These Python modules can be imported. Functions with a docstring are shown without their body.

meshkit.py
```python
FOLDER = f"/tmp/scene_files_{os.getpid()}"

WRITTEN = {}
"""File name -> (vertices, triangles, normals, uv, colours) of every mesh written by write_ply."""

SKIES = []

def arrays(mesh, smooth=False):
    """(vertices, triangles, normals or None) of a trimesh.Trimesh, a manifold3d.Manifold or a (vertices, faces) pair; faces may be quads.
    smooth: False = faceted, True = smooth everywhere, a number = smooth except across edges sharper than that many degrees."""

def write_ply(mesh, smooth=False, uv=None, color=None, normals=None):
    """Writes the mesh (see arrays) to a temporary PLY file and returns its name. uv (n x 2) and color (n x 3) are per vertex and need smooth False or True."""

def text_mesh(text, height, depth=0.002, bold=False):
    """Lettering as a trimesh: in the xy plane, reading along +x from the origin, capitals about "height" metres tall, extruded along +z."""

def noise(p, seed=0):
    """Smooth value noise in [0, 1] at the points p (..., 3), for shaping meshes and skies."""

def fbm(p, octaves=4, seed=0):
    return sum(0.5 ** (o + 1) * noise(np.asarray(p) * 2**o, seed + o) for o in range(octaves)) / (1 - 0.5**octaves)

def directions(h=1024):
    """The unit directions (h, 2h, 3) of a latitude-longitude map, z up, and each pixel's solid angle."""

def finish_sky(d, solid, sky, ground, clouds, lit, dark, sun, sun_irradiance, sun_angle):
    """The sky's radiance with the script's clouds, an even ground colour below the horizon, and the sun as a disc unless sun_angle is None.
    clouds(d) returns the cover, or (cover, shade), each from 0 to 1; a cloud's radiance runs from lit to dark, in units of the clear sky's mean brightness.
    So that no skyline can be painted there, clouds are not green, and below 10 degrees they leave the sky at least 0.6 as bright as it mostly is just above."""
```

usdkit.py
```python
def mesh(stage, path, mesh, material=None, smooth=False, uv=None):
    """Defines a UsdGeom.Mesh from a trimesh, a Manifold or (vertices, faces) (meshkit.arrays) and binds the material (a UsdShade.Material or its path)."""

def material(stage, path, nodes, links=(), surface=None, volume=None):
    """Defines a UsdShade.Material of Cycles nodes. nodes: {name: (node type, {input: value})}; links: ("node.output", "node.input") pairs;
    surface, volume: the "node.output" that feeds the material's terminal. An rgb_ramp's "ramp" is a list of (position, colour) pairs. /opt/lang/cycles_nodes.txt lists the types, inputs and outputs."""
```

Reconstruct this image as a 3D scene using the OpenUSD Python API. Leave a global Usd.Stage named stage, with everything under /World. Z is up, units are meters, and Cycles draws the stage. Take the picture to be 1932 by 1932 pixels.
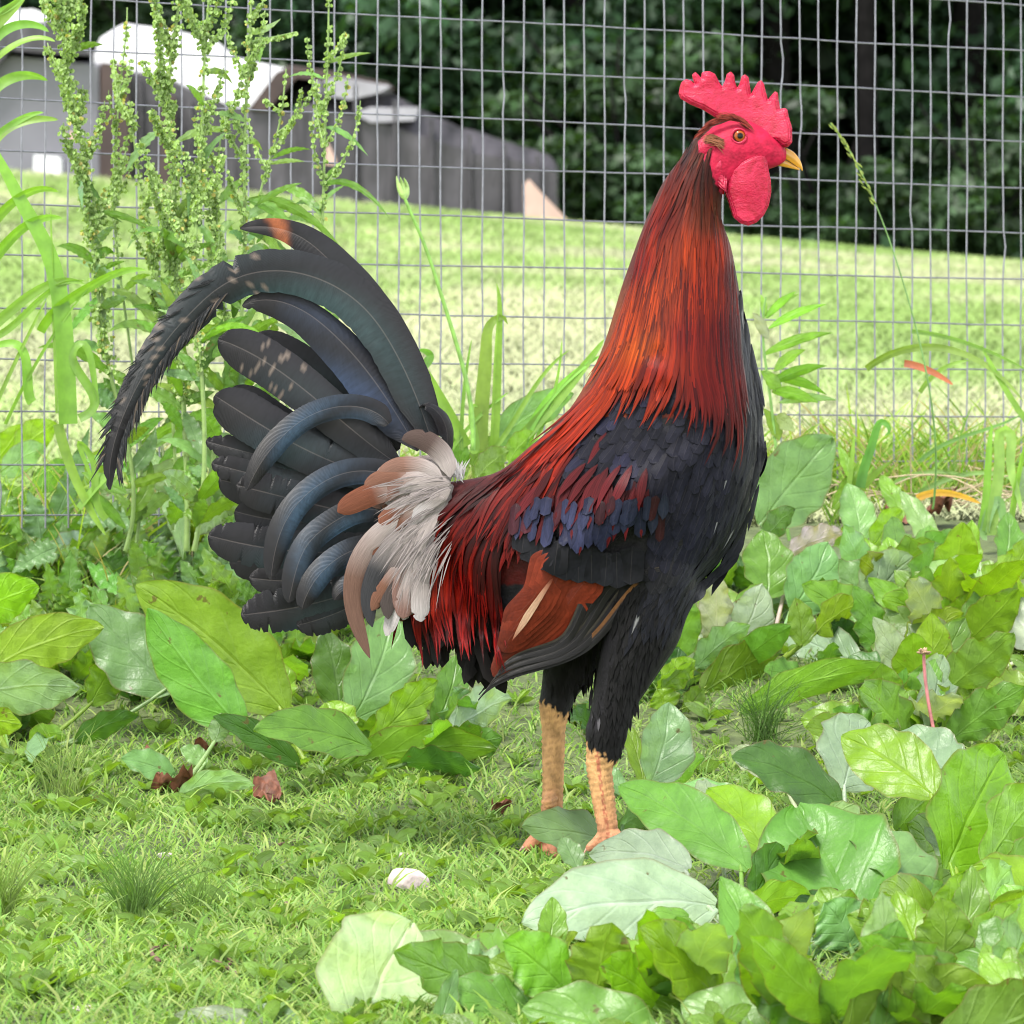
import math, random
import numpy as np
import trimesh, manifold3d as m3, usdkit, meshkit
from scipy.interpolate import CubicSpline, PchipInterpolator
from scipy.ndimage import gaussian_filter, distance_transform_edt, map_coordinates
from scipy.spatial import cKDTree
from shapely.geometry import Polygon
from pxr import Usd, UsdGeom, UsdLux, UsdShade, Gf, Sdf, Vt

random.seed(11)
RNG = np.random.default_rng(11)
stage = Usd.Stage.CreateInMemory()
UsdGeom.SetStageUpAxis(stage, UsdGeom.Tokens.z)
UsdGeom.SetStageMetersPerUnit(stage, 1.0)
UsdGeom.Xform.Define(stage, '/World')
UsdGeom.Scope.Define(stage, '/World/Looks')

# ------------------------------------------------------------------ camera, sky, sun, exposure
TAN = 0.1034            # tangent of half the angle of view
EYE = 0.326             # camera height above the ground at the rooster's feet
HV = 842.0              # row of eye level in a picture of 1932 rows
BIRD = 3.87             # metres to the rooster
cam = UsdGeom.Camera.Define(stage, '/World/camera')
cam.AddTranslateOp().Set(Gf.Vec3d(0, 0, EYE))
cam.AddRotateXYZOp().Set(Gf.Vec3f(90, 0, 0))
cam.CreateHorizontalApertureAttr(36.0)
cam.CreateVerticalApertureAttr(36.0)
cam.CreateFocalLengthAttr(18.0 / TAN)
cam.CreateVerticalApertureOffsetAttr((HV - 966) / 966 * 18.0)
cam.CreateClippingRangeAttr(Gf.Vec2f(0.05, 5000))
cam.CreateFStopAttr(32.0)
cam.CreateFocusDistanceAttr(BIRD - 0.05)
cam.CreateExposureAttr(2.15)

SUN_EL, SUN_AZ = math.radians(62), math.radians(-150)      # azimuth = atan2(x, y) of the direction towards the sun
to_sun = np.array([math.cos(SUN_EL) * math.sin(SUN_AZ), math.cos(SUN_EL) * math.cos(SUN_AZ), math.sin(SUN_EL)])
dome = UsdLux.DomeLight.Define(stage, '/World/sky')
dome.GetPrim().SetCustomDataByKey('kind', 'structure')
skym = usdkit.material(stage, '/World/Looks/sky_look', {
    's': ('sky_texture', {'sky_type': 'single_scattering', 'sun_disc': False, 'sun_elevation': SUN_EL, 'sun_rotation': SUN_AZ, 'aerosol_density': 1.0}),
    'bw': ('rgb_to_bw', {}), 'cl': ('mix', {'mix_type': 'mix', 'fac': 0.72}),
    'w': ('mix', {'mix_type': 'multiply', 'fac': 1.0, 'color2': (1.12, 1.08, 1.02)}),
    'b': ('background_shader', {'strength': 0.15})},
    [('s.color', 'bw.color'), ('s.color', 'cl.color1'), ('bw.val', 'cl.color2'), ('cl.color', 'w.color1'), ('w.color', 'b.color')], surface='b.background')
UsdShade.MaterialBindingAPI.Apply(dome.GetPrim()).Bind(skym)
sun = UsdLux.DistantLight.Define(stage, '/World/sun')
sun.CreateIntensityAttr(0.4)
sun.CreateNormalizeAttr(True)
sun.CreateAngleAttr(14.0)
sun.CreateColorAttr(Gf.Vec3f(1.0, 0.96, 0.9))
zax = Gf.Vec3d(*to_sun)
rot = Gf.Rotation(Gf.Vec3d(0, 0, 1), zax)
sun.AddOrientOp().Set(Gf.Quatf(rot.GetQuat()))


# ------------------------------------------------------------------ helpers
taken = {}


def path_for(name, parent=None):
    base = str(parent.GetPath()) if parent is not None else '/World'
    k = (base, name)
    n = taken.get(k, 0)
    taken[k] = n + 1
    return f'{base}/{name}' + (f'_{n:03d}' if n else '')


def tag(prim, label=None, cat=None, group=None, kind=None):
    prim = prim.GetPrim() if hasattr(prim, 'GetPrim') else prim
    for k, v in (('label', label), ('category', cat), ('group', group), ('kind', kind)):
        if v:
            prim.SetCustomDataByKey(k, v)
    return prim


def thing(name, label, cat, loc=(0, 0, 0), group=None):
    x = UsdGeom.Xform.Define(stage, path_for(name))
    x.AddTranslateOp().Set(Gf.Vec3d(*map(float, loc)))
    p = tag(x, label, cat, group)
    origin[str(p.GetPath())] = np.array(loc, float)
    return p


origin = {}


def root_origin(parent):
    if parent is None:
        return np.zeros(3)
    top = '/'.join(str(parent.GetPath()).split('/')[:3])
    return origin.get(top, np.zeros(3))


def obj(name, mesh, mat, parent=None, smooth=True, uv=None, col=None, **kw):
    """One Mesh prim; vertices are given in world space."""
    if isinstance(mesh, tuple):
        v, f = mesh
    else:
        v, f = np.array(mesh.vertices), np.array(mesh.faces)
    v = np.asarray(v, float) - root_origin(parent)
    p = usdkit.mesh(stage, path_for(name, parent), (v, f), LOOK[mat], smooth, uv)
    if col is not None:
        col = np.asarray(col, np.float32)
        if col.ndim == 1:
            col = np.tile(col, (len(v), 1))
        UsdGeom.PrimvarsAPI(p).CreatePrimvar('col', Sdf.ValueTypeNames.Color3fArray, 'vertex').Set(Vt.Vec3fArray.FromNumpy(col))
    if kw.get('nrm') is not None:
        p.CreateNormalsAttr(Vt.Vec3fArray.FromNumpy(np.asarray(kw['nrm'], np.float32)))
        p.SetNormalsInterpolation('vertex')
    if kw:
        tag(p, kw.get('label'), kw.get('cat'), kw.get('group'), kw.get('kind'))
    return p.GetPrim()


class Soup:
    """Collects pieces that stay one mesh."""
    def __init__(self):
        self.v, self.f, self.c, self.u, self.m, self.n = [], [], [], [], [], 0

    def add(self, v, f, c=None, uv=None, nrm=None):
        v = np.asarray(v, float)
        f = np.asarray(f, int)
        if f.shape[1] == 4:
            f = np.vstack([f[:, [0, 1, 2]], f[:, [0, 2, 3]]])
        self.v.append(v)
        self.f.append(f + self.n)
        c = np.zeros(3) if c is None else np.asarray(c, float)
        self.c.append(np.tile(c, (len(v), 1)) if c.ndim == 1 else c)
        self.u.append(np.zeros((len(v), 2)) if uv is None else uv)
        self.n += len(v)
        if nrm is not None:
            self.m.append(nrm)

    def arrays(self):
        return np.vstack(self.v), np.vstack(self.f), np.vstack(self.c), np.vstack(self.u)

    def build(self, name, mat, parent=None, smooth=True, **kw):
        if not self.n:
            return None
        v, f, c, u = self.arrays()
        return obj(name, (v, f), mat, parent, smooth, u, c, nrm=np.vstack(self.m) if self.m else None, **kw)


def P(u, v, y):
    """The point at distance y seen at (u, v) of the 1932 picture."""
    k = TAN * y / 966.0
    return np.array([(u - 966) * k, y, EYE + (HV - v) * k])


def PX(y):
    return TAN * y / 966.0


_gy = np.array([-60, 0, 2.6, 3.2, 3.87, 4.3, 4.7, 5.1, 5.4, 7.0, 12, 20, 30, 38, 60, 200, 900.0])
_gh = np.array([-.30, -.12, -.04, -.02, 0.0, .05, .14, .232, .26, .35, .645, 1.11, 1.70, 1.95, 2.1, 2.6, 3.0])
_gp = PchipInterpolator(_gy, _gh)


def ground_h(x, y):
    x, y = np.asarray(x, float), np.asarray(y, float)
    s = np.clip((y - 6) / 24, 0, 1)
    return _gp(np.clip(y, -60, 900)) - 0.095 * np.clip(x, -12, 12) * s


def y_at(u, v):
    """Distance of the ground seen at (u, v)."""
    ys = np.linspace(2.4, 5.6, 700)
    k = TAN * ys / 966
    vv = HV - (ground_h((u - 966) * k, ys) - EYE) / k
    i = np.argmin(np.abs(vv - v))
    return float(ys[i])


def spline(pts, n):
    pts = np.asarray(pts, float)
    if len(pts) == 2:
        return pts[0] + np.linspace(0, 1, n)[:, None] * (pts[1] - pts[0])
    d = np.concatenate([[0], np.cumsum(np.linalg.norm(np.diff(pts, axis=0), axis=1))])
    return CubicSpline(d / d[-1], pts)(np.linspace(0, 1, n))


def unit(a):
    return a / (np.linalg.norm(a, axis=-1, keepdims=True) + 1e-12)


def tube(points, radii, sides=7, cap=True):
    p = np.asarray(points, float)
    r = np.broadcast_to(radii, (len(p),))
    t = unit(np.gradient(p, axis=0))
    ref = np.array([0.13, 1, 0.07]) if abs(t[:, 1].mean()) < .8 else np.array([1, .1, 0.2])
    a = unit(np.cross(t, ref))
    b = np.cross(t, a)
    ang = np.arange(sides) * 2 * np.pi / sides
    v = p[:, None] + r[:, None, None] * (np.cos(ang)[None, :, None] * a[:, None] + np.sin(ang)[None, :, None] * b[:, None])
    i, j = np.meshgrid(np.arange(len(p) - 1), np.arange(sides), indexing='ij')
    q = np.stack([i * sides + j, i * sides + (j + 1) % sides, (i + 1) * sides + (j + 1) % sides, (i + 1) * sides + j], -1).reshape(-1, 4)
    f = np.vstack([q[:, [0, 1, 2]], q[:, [0, 2, 3]]])
    v = v.reshape(-1, 3)
    if cap:
        n = len(v)
        v = np.vstack([v, p[0], p[-1]])
        k = np.arange(sides)
        f = np.vstack([f, np.stack([np.full(sides, n), (k + 1) % sides, k], 1), np.stack([np.full(sides, n + 1), n - sides + k, n - sides + (k + 1) % sides], 1)])
    return v, f


def grid_faces(nt, nu):
    i, j = np.meshgrid(np.arange(nt - 1), np.arange(nu - 1), indexing='ij')
    return np.stack([i * nu + j, i * nu + j + 1, (i + 1) * nu + j + 1, (i + 1) * nu + j], -1).reshape(-1, 4)


def quads(f):
    return np.vstack([f[:, [0, 1, 2]], f[:, [0, 2, 3]]])


# ------------------------------------------------------------------ materials
LOOK = {}


def mat(name, nodes, links, surface='p.BSDF', **kw):
    LOOK[name] = usdkit.material(stage, f'/World/Looks/{name}', nodes, links, surface=surface, **kw)


def simple(name, color, rough=0.6, scale=40, var=0.25, bump=0.0, bscale=200, **pr):
    c = np.array(color)
    mat(name, {
        'g': ('geometry', {}), 'n': ('noise_texture', {'scale': scale, 'detail': 4}),
        'r': ('rgb_ramp', {'ramp': [(0.25, tuple(c * (1 - var))), (0.75, tuple(np.clip(c * (1 + var), 0, 1)))]}),
        'n2': ('noise_texture', {'scale': bscale, 'detail': 3}), 'b': ('bump', {'strength': bump, 'distance': 0.002}),
        'p': ('principled_bsdf', {'roughness': rough, **pr})},
        [('g.position', 'n.vector'), ('g.position', 'n2.vector'), ('n.fac', 'r.fac'), ('r.color', 'p.base_color'), ('n2.fac', 'b.height'), ('b.normal', 'p.normal')])


def foliage(name, veins=True, trans=0.38, rough=0.40, spec=0.45, vein_n=5.0, vein_slope=1.9, bumpk=0.5, under=(1.25, 1.12, 1.5), nscale=55):
    """Leaf: colour from the mesh, veins on its uv, light shining through."""
    nodes = {
        'a': ('attribute', {'attribute': 'col'}), 'g': ('geometry', {}), 'tc': ('texture_coordinate', {}), 'xy': ('separate_xyz', {}),
        'n': ('noise_texture', {'scale': nscale, 'detail': 5, 'roughness': 0.6}),
        'nr': ('rgb_ramp', {'ramp': [(0.25, (0.72, 0.74, 0.7)), (0.75, (1.25, 1.22, 1.15))]}),
        'cm': ('mix', {'mix_type': 'multiply', 'fac': 1.0}),
        'us': ('mix', {'mix_type': 'multiply', 'fac': 1.0, 'color2': under}),
        'bf': ('mix', {'mix_type': 'mix'}),
        'p': ('principled_bsdf', {'roughness': rough, 'specular_ior_level': spec}),
        'tcm': ('mix', {'mix_type': 'multiply', 'fac': 1.0, 'color2': (1.5, 1.5, 0.35)}),
        't': ('translucent_bsdf', {}), 'm': ('mix_closure', {'fac': trans}),
        'b': ('bump', {'strength': bumpk, 'distance': 0.003})}
    links = [('g.position', 'n.vector'), ('n.fac', 'nr.fac'), ('a.color', 'cm.color1'), ('nr.color', 'cm.color2'),
             ('tc.UV', 'xy.vector'), ('us.color', 'bf.color2'), ('g.backfacing', 'bf.fac'),
             ('bf.color', 'p.base_color'), ('tcm.color', 't.color'), ('p.BSDF', 'm.closure1'), ('t.BSDF', 'm.closure2'), ('b.normal', 'p.normal')]
    if veins:
        nodes |= {
            'u1': ('math', {'math_type': 'subtract', 'value2': 0.5}), 'u2': ('math', {'math_type': 'absolute'}), 'u3': ('math', {'math_type': 'multiply', 'value2': 2.0}),
            'mr': ('map_range', {'from_min': 0.0, 'from_max': 0.07, 'to_min': 1.0, 'to_max': 0.0, 'clamp': True}),
            'la': ('math', {'math_type': 'multiply', 'value2': -vein_slope}), 'lb': ('math', {'math_type': 'multiply_add', 'value2': vein_n}),
            'lc': ('math', {'math_type': 'fraction'}), 'ld': ('math', {'math_type': 'subtract', 'value2': 0.5}), 'le': ('math', {'math_type': 'absolute'}),
            'lr': ('map_range', {'from_min': 0.0, 'from_max': 0.10, 'to_min': 0.35, 'to_max': 0.0, 'clamp': True}),
            'vx': ('math', {'math_type': 'maximum'}), 'vc': ('mix', {'mix_type': 'mix'}), 'vl': ('mix', {'mix_type': 'multiply', 'fac': 1.0, 'color2': (1.5, 1.32, 1.8)}),
            'vf': ('math', {'math_type': 'multiply', 'value2': 0.38}),
            'sn': ('noise_texture', {'scale': 70, 'detail': 3, 'roughness': 0.6}), 'sr': ('map_range', {'from_min': 0.685, 'from_max': 0.73, 'to_min': 0.0, 'to_max': 0.8, 'clamp': True}),
            'sm': ('mix', {'mix_type': 'mix', 'color2': (0.085, 0.06, 0.018)}),
            'er': ('map_range', {'from_min': 0.93, 'from_max': 1.0, 'to_min': 0.0, 'to_max': 0.5, 'clamp': True}), 'em': ('mix', {'mix_type': 'mix', 'color2': (0.12, 0.07, 0.03)}),
            'q': ('noise_texture', {'scale': 90, 'detail': 4, 'roughness': 0.6}), 'h': ('math', {'math_type': 'multiply_add', 'value2': -0.7})}
        links += [('xy.x', 'u1.value1'), ('u1.value', 'u2.value1'), ('u2.value', 'u3.value1'), ('u3.value', 'mr.value'),
                  ('u3.value', 'la.value1'), ('xy.y', 'lb.value1'), ('la.value', 'lb.value3'), ('lb.value', 'lc.value1'), ('lc.value', 'ld.value1'), ('ld.value', 'le.value1'), ('le.value', 'lr.value'),
                  ('mr.result', 'vx.value1'), ('lr.result', 'vx.value2'), ('cm.color', 'vl.color1'), ('cm.color', 'vc.color1'), ('vl.color', 'vc.color2'), ('vx.value', 'vf.value1'), ('vf.value', 'vc.fac'),
                  ('g.position', 'q.vector'), ('vx.value', 'h.value1'), ('q.fac', 'h.value3'), ('h.value', 'b.height'),
                  ('g.position', 'sn.vector'), ('sn.fac', 'sr.value'), ('sr.result', 'sm.fac'), ('vc.color', 'sm.color1'), ('u3.value', 'er.value'), ('er.result', 'em.fac'), ('sm.color', 'em.color1'),
                  ('em.color', 'us.color1'), ('em.color', 'bf.color1'), ('em.color', 'tcm.color1')]
    else:
        links += [('cm.color', 'us.color1'), ('cm.color', 'bf.color1'), ('cm.color', 'tcm.color1'), ('n.fac', 'b.height')]
    mat(name, nodes, links, surface='m.closure')


foliage('leaf')
foliage('dock_leaf', trans=0.3, vein_n=14, vein_slope=4.0, rough=0.4)
foliage('blade', veins=False, trans=0.42, rough=0.45, bumpk=0.15)
foliage('grass_look', veins=False, trans=0.4, rough=0.55, spec=0.25, bumpk=0.0, nscale=9)
foliage('lawn_grass_look', veins=False, trans=0.08, rough=0.7, spec=0.1, bumpk=0.0, nscale=0.9)
foliage('seed_look', veins=False, trans=0.35, rough=0.6, spec=0.25, bumpk=0.0, nscale=60)
foliage('tree_leaf', veins=False, trans=0.25, rough=0.5, spec=0.3, bumpk=0.0, nscale=1.3)


def feather_mat(name, rachis, rough=0.5, spec=0.5, sheen=0.0, barb=0.35, strand=0.5, colvar=0.35, sx=26.0, sy=0.8, coat=0.0, aniso=0.0):
    """Feather: colour from the mesh, a quill down the middle, fine barbs."""
    nodes = {
        'a': ('attribute', {'attribute': 'col'}), 'tc': ('texture_coordinate', {}), 'xy': ('separate_xyz', {}), 'g': ('geometry', {}),
        'u1': ('math', {'math_type': 'subtract', 'value2': 0.5}), 'u2': ('math', {'math_type': 'absolute'}),
        'mr': ('map_range', {'from_min': 0.008, 'from_max': 0.02, 'to_min': rachis, 'to_max': 0.0, 'clamp': True}),
        'vc': ('mix', {'mix_type': 'mix', 'color2': (0.35, 0.30, 0.28)}),
        'sv': ('mapping', {'scale': (sx, sy, 1)}), 'ad': ('vector_math', {'math_type': 'add'}), 'gs': ('vector_math', {'math_type': 'multiply', 'vector2': (3.0, 3.0, 3.0)}),
        'n': ('noise_texture', {'scale': 1.0, 'detail': 4, 'roughness': 0.65}),
        'nr': ('rgb_ramp', {'ramp': [(0.28, (1 - colvar,) * 3), (0.72, (1 + colvar,) * 3)]}),
        'cm': ('mix', {'mix_type': 'multiply', 'fac': 1.0}),
        'k1': ('math', {'math_type': 'multiply', 'value2': -160.0}), 'k2': ('math', {'math_type': 'multiply_add', 'value2': 140.0}), 'k3': ('math', {'math_type': 'sine'}),
        'h': ('math', {'math_type': 'multiply', 'value2': barb}), 'h2': ('math', {'math_type': 'multiply_add', 'value2': strand}),
        'b': ('bump', {'strength': 0.6, 'distance': 0.0008}),
        'p': ('principled_bsdf', {'roughness': rough, 'specular_ior_level': spec, 'sheen_weight': sheen, 'sheen_roughness': 0.4, 'coat_weight': coat, 'coat_roughness': 0.35})}
    links = [('tc.UV', 'xy.vector'), ('xy.x', 'u1.value1'), ('u1.value', 'u2.value1'), ('u2.value', 'mr.value'), ('mr.result', 'vc.fac'),
             ('tc.UV', 'sv.vector'), ('g.position', 'gs.vector1'), ('sv.vector', 'ad.vector1'), ('gs.vector', 'ad.vector2'), ('ad.vector', 'n.vector'), ('n.fac', 'nr.fac'),
             ('a.color', 'cm.color1'), ('nr.color', 'cm.color2'), ('cm.color', 'vc.color1'), ('vc.color', 'p.base_color'),
             ('u2.value', 'k1.value1'), ('xy.y', 'k2.value1'), ('k1.value', 'k2.value3'), ('k2.value', 'k3.value1'), ('k3.value', 'h.value1'),
             ('n.fac', 'h2.value1'), ('h.value', 'h2.value3'), ('h2.value', 'b.height'), ('b.normal', 'p.normal')]
    mat(name, nodes, links)


feather_mat('tail_feather_look', 0.10, rough=0.38, spec=0.26, barb=0.13, strand=0.25, colvar=0.3, sx=3, sy=6)
feather_mat('hackle_look', 0.0, rough=0.40, spec=0.09, barb=0.0, strand=0.8, colvar=0.62, sx=9, sy=0.5)
feather_mat('covert_look', 0.03, rough=0.40, spec=0.09, barb=0.06, strand=0.35, colvar=0.3, sx=5, sy=3)
feather_mat('fluff_look', 0.0, rough=0.8, spec=0.15, barb=0.0, strand=1.0, colvar=0.25, sx=30, sy=1.5)

mat('body_look', {
    'a': ('attribute', {'attribute': 'col'}), 'g': ('geometry', {}), 'n': ('noise_texture', {'scale': 160, 'detail': 4}),
    'nr': ('rgb_ramp', {'ramp': [(0.3, (0.72,) * 3), (0.7, (1.25,) * 3)]}), 'cm': ('mix', {'mix_type': 'multiply', 'fac': 1.0}),
    'v': ('voronoi_texture', {'scale': 420}), 'h': ('math', {'math_type': 'add'}), 'b': ('bump', {'strength': 0.3, 'distance': 0.0008}),
    'p': ('principled_bsdf', {'roughness': 0.6, 'specular_ior_level': 0.15})},
    [('g.position', 'n.vector'), ('g.position', 'v.vector'), ('n.fac', 'nr.fac'), ('a.color', 'cm.color1'), ('nr.color', 'cm.color2'), ('cm.color', 'p.base_color'),
     ('v.distance', 'h.value1'), ('n.fac', 'h.value2'), ('h.value', 'b.height'), ('b.normal', 'p.normal')])

mat('comb_look', {
    'g': ('geometry', {}), 'v': ('voronoi_texture', {'scale': 700}), 'n': ('noise_texture', {'scale': 130, 'detail': 5, 'distortion': 0.8}),
    'mp': ('mapping', {'scale': (55, 200, 170)}), 'w': ('noise_texture', {'scale': 1.0, 'detail': 3, 'distortion': 1.2}),
    'r': ('rgb_ramp', {'ramp': [(0.3, (0.23, 0.003, 0.018)), (0.5, (0.30, 0.006, 0.032)), (0.72, (0.38, 0.013, 0.048))]}),
    'h': ('math', {'math_type': 'multiply_add', 'value2': 0.3}), 'b': ('bump', {'strength': 0.7, 'distance': 0.001}),
    'p': ('principled_bsdf', {'roughness': 0.44, 'specular_ior_level': 0.3, 'subsurface_weight': 0.15, 'subsurface_scale': 0.003})},
    [('g.position', 'v.vector'), ('g.position', 'n.vector'), ('g.position', 'mp.vector'), ('mp.vector', 'w.vector'), ('n.fac', 'r.fac'), ('r.color', 'p.base_color'),
     ('v.distance', 'h.value1'), ('w.fac', 'h.value3'), ('h.value', 'b.height'), ('b.normal', 'p.normal')])

mat('vcol_gloss', {'a': ('attribute', {'attribute': 'col'}), 'p': ('principled_bsdf', {'roughness': 0.3, 'coat_weight': 0.3, 'coat_roughness': 0.1})}, [('a.color', 'p.base_color')])
mat('eye_look', {'a': ('attribute', {'attribute': 'col'}), 'p': ('principled_bsdf', {'roughness': 0.12, 'specular_ior_level': 0.18})}, [('a.color', 'p.base_color')])
mat('stem_look', {'a': ('attribute', {'attribute': 'col'}), 'g': ('geometry', {}), 'n': ('noise_texture', {'scale': 90, 'detail': 3}),
                  'nr': ('rgb_ramp', {'ramp': [(0.3, (0.7,) * 3), (0.7, (1.25,) * 3)]}), 'cm': ('mix', {'mix_type': 'multiply', 'fac': 1.0}), 'p': ('principled_bsdf', {'roughness': 0.5})},
    [('g.position', 'n.vector'), ('n.fac', 'nr.fac'), ('a.color', 'cm.color1'), ('nr.color', 'cm.color2'), ('cm.color', 'p.base_color')])
simple('wire', (0.20, 0.20, 0.23), 0.5, scale=120, var=0.22, bump=0.2, bscale=900, metallic=0.75)
simple('soil', (0.06, 0.08, 0.026), 0.95, scale=60, var=0.5, bump=0.9, bscale=150)
simple('bark', (0.007, 0.0065, 0.0065), 0.9, scale=14, var=0.4, bump=0.8, bscale=40, specular_ior_level=0.05)
simple('stone', (0.36, 0.30, 0.29), 0.85, scale=90, var=0.25, bump=0.7, bscale=220)
simple('dead_leaf', (0.11, 0.036, 0.016), 0.7, scale=110, var=0.5, bump=0.4, bscale=260)
simple('twig', (0.10, 0.05, 0.035), 0.8, scale=150, var=0.4)
simple('straw', (0.30, 0.24, 0.14), 0.7, scale=100, var=0.3)
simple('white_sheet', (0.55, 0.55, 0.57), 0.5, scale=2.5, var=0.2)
simple('painted_sheen', (0.20, 0.195, 0.22), 0.4, scale=3.0, var=0.4)  # pale colour standing for the sheen on the glossy cover
simple('grey_sheet', (0.12, 0.12, 0.14), 0.55, scale=1.6, var=0.25)
simple('rust_wood', (0.035, 0.022, 0.02), 0.85, scale=5, var=0.4)
simple('pink_board', (0.36, 0.25, 0.21), 0.8, scale=6, var=0.2)
mat('shade_cloth', {
    'g': ('geometry', {}), 'n': ('noise_texture', {'scale': 3.0, 'detail': 5}), 'mp': ('mapping', {'scale': (11, 2, 1.6)}), 'n3': ('noise_texture', {'scale': 1.0, 'detail': 3}),
    'r': ('rgb_ramp', {'ramp': [(0.3, (0.007, 0.0065, 0.0085)), (0.7, (0.048, 0.044, 0.052))]}), 'h': ('math', {'math_type': 'add'}),  # ramp paints fold shading and speckled highlights into the cloth colour
    'b': ('bump', {'strength': 0.5, 'distance': 0.05}), 'p': ('principled_bsdf', {'roughness': 0.5, 'specular_ior_level': 0.5})},
    [('g.position', 'n.vector'), ('g.position', 'mp.vector'), ('mp.vector', 'n3.vector'), ('n.fac', 'h.value1'), ('n3.fac', 'h.value2'), ('n3.fac', 'r.fac'), ('r.color', 'p.base_color'), ('h.value', 'b.height'), ('b.normal', 'p.normal')])
# lawn soil: green with straw patches
mat('lawn_soil', {
    'g': ('geometry', {}), 'n': ('noise_texture', {'scale': 1.1, 'detail': 6}), 'n2': ('noise_texture', {'scale': 30, 'detail': 4}),
    'r': ('rgb_ramp', {'ramp': [(0.38, (0.15, 0.23, 0.06)), (0.6, (0.22, 0.26, 0.10))]}),
    'r2': ('rgb_ramp', {'ramp': [(0.3, (0.8,) * 3), (0.7, (1.15,) * 3)]}), 'cm': ('mix', {'mix_type': 'multiply', 'fac': 1.0}),
    'b': ('bump', {'strength': 1.0, 'distance': 0.02}), 'p': ('principled_bsdf', {'roughness': 0.95, 'specular_ior_level': 0.1})},
    [('g.position', 'n.vector'), ('g.position', 'n2.vector'), ('n.fac', 'r.fac'), ('n2.fac', 'r2.fac'), ('r.color', 'cm.color1'), ('r2.color', 'cm.color2'), ('cm.color', 'p.base_color'), ('n2.fac', 'b.height'), ('b.normal', 'p.normal')])


# ------------------------------------------------------------------ ground
def sheet(xs, ys, dz=0.0, rough=0.0, seed=1):
    X, Y = np.meshgrid(xs, ys)
    Z = ground_h(X, Y) + dz
    if rough:
        q = np.stack([X * 9, Y * 9, X * 0], -1)
        Z = Z + rough * (meshkit.fbm(q, 4, seed) - 0.5)
    v = np.stack([X, Y, Z], -1).reshape(-1, 3)
    return v, quads(grid_faces(len(ys), len(xs)))


far = np.concatenate([-np.geomspace(900, 8, 14), np.linspace(-7, 7, 57), np.geomspace(8, 900, 14)])
fy = np.concatenate([np.linspace(-60, 2, 10), np.linspace(2.5, 7, 46), np.linspace(7.5, 42, 70), np.geomspace(45, 900, 12)])
obj('terrain', sheet(far, fy, -0.012), 'lawn_soil', kind='structure')
obj('yard_ground', sheet(np.linspace(-2.2, 2.2, 170), np.linspace(1.2, 5.32, 160), 0.0, 0.016), 'soil', kind='structure')


# ------------------------------------------------------------------ the fence
FZ0, FK = 5.14, math.tan(math.radians(33))
fdir = np.array([math.cos(math.radians(33)), math.sin(math.radians(33)), 0])
f0 = np.array([0.0, FZ0, 0.0])
fence = thing('wire_fence', 'grey welded wire mesh fence crossing behind the rooster', 'fence', (0, FZ0, 0.24))
rows = [EYE + 0.0335 + 0.0508 * k for k in range(-2, 12)]
cols = np.arange(-46, 47) * 0.0254 - 0.012
rr = np.random.default_rng(5)
for z in rows:
    s = np.linspace(cols[0] - .01, cols[-1] + .01, 60)
    wob = 0.0008 * np.sin(s * 9 + z * 50) + rr.normal(0, 0.0002, len(s))
    pts = f0 + s[:, None] * fdir + np.stack([0 * s, 0 * s, z + wob], 1)
    obj('horizontal_wire', tube(pts, 0.00085, 6), 'wire', fence)
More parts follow.
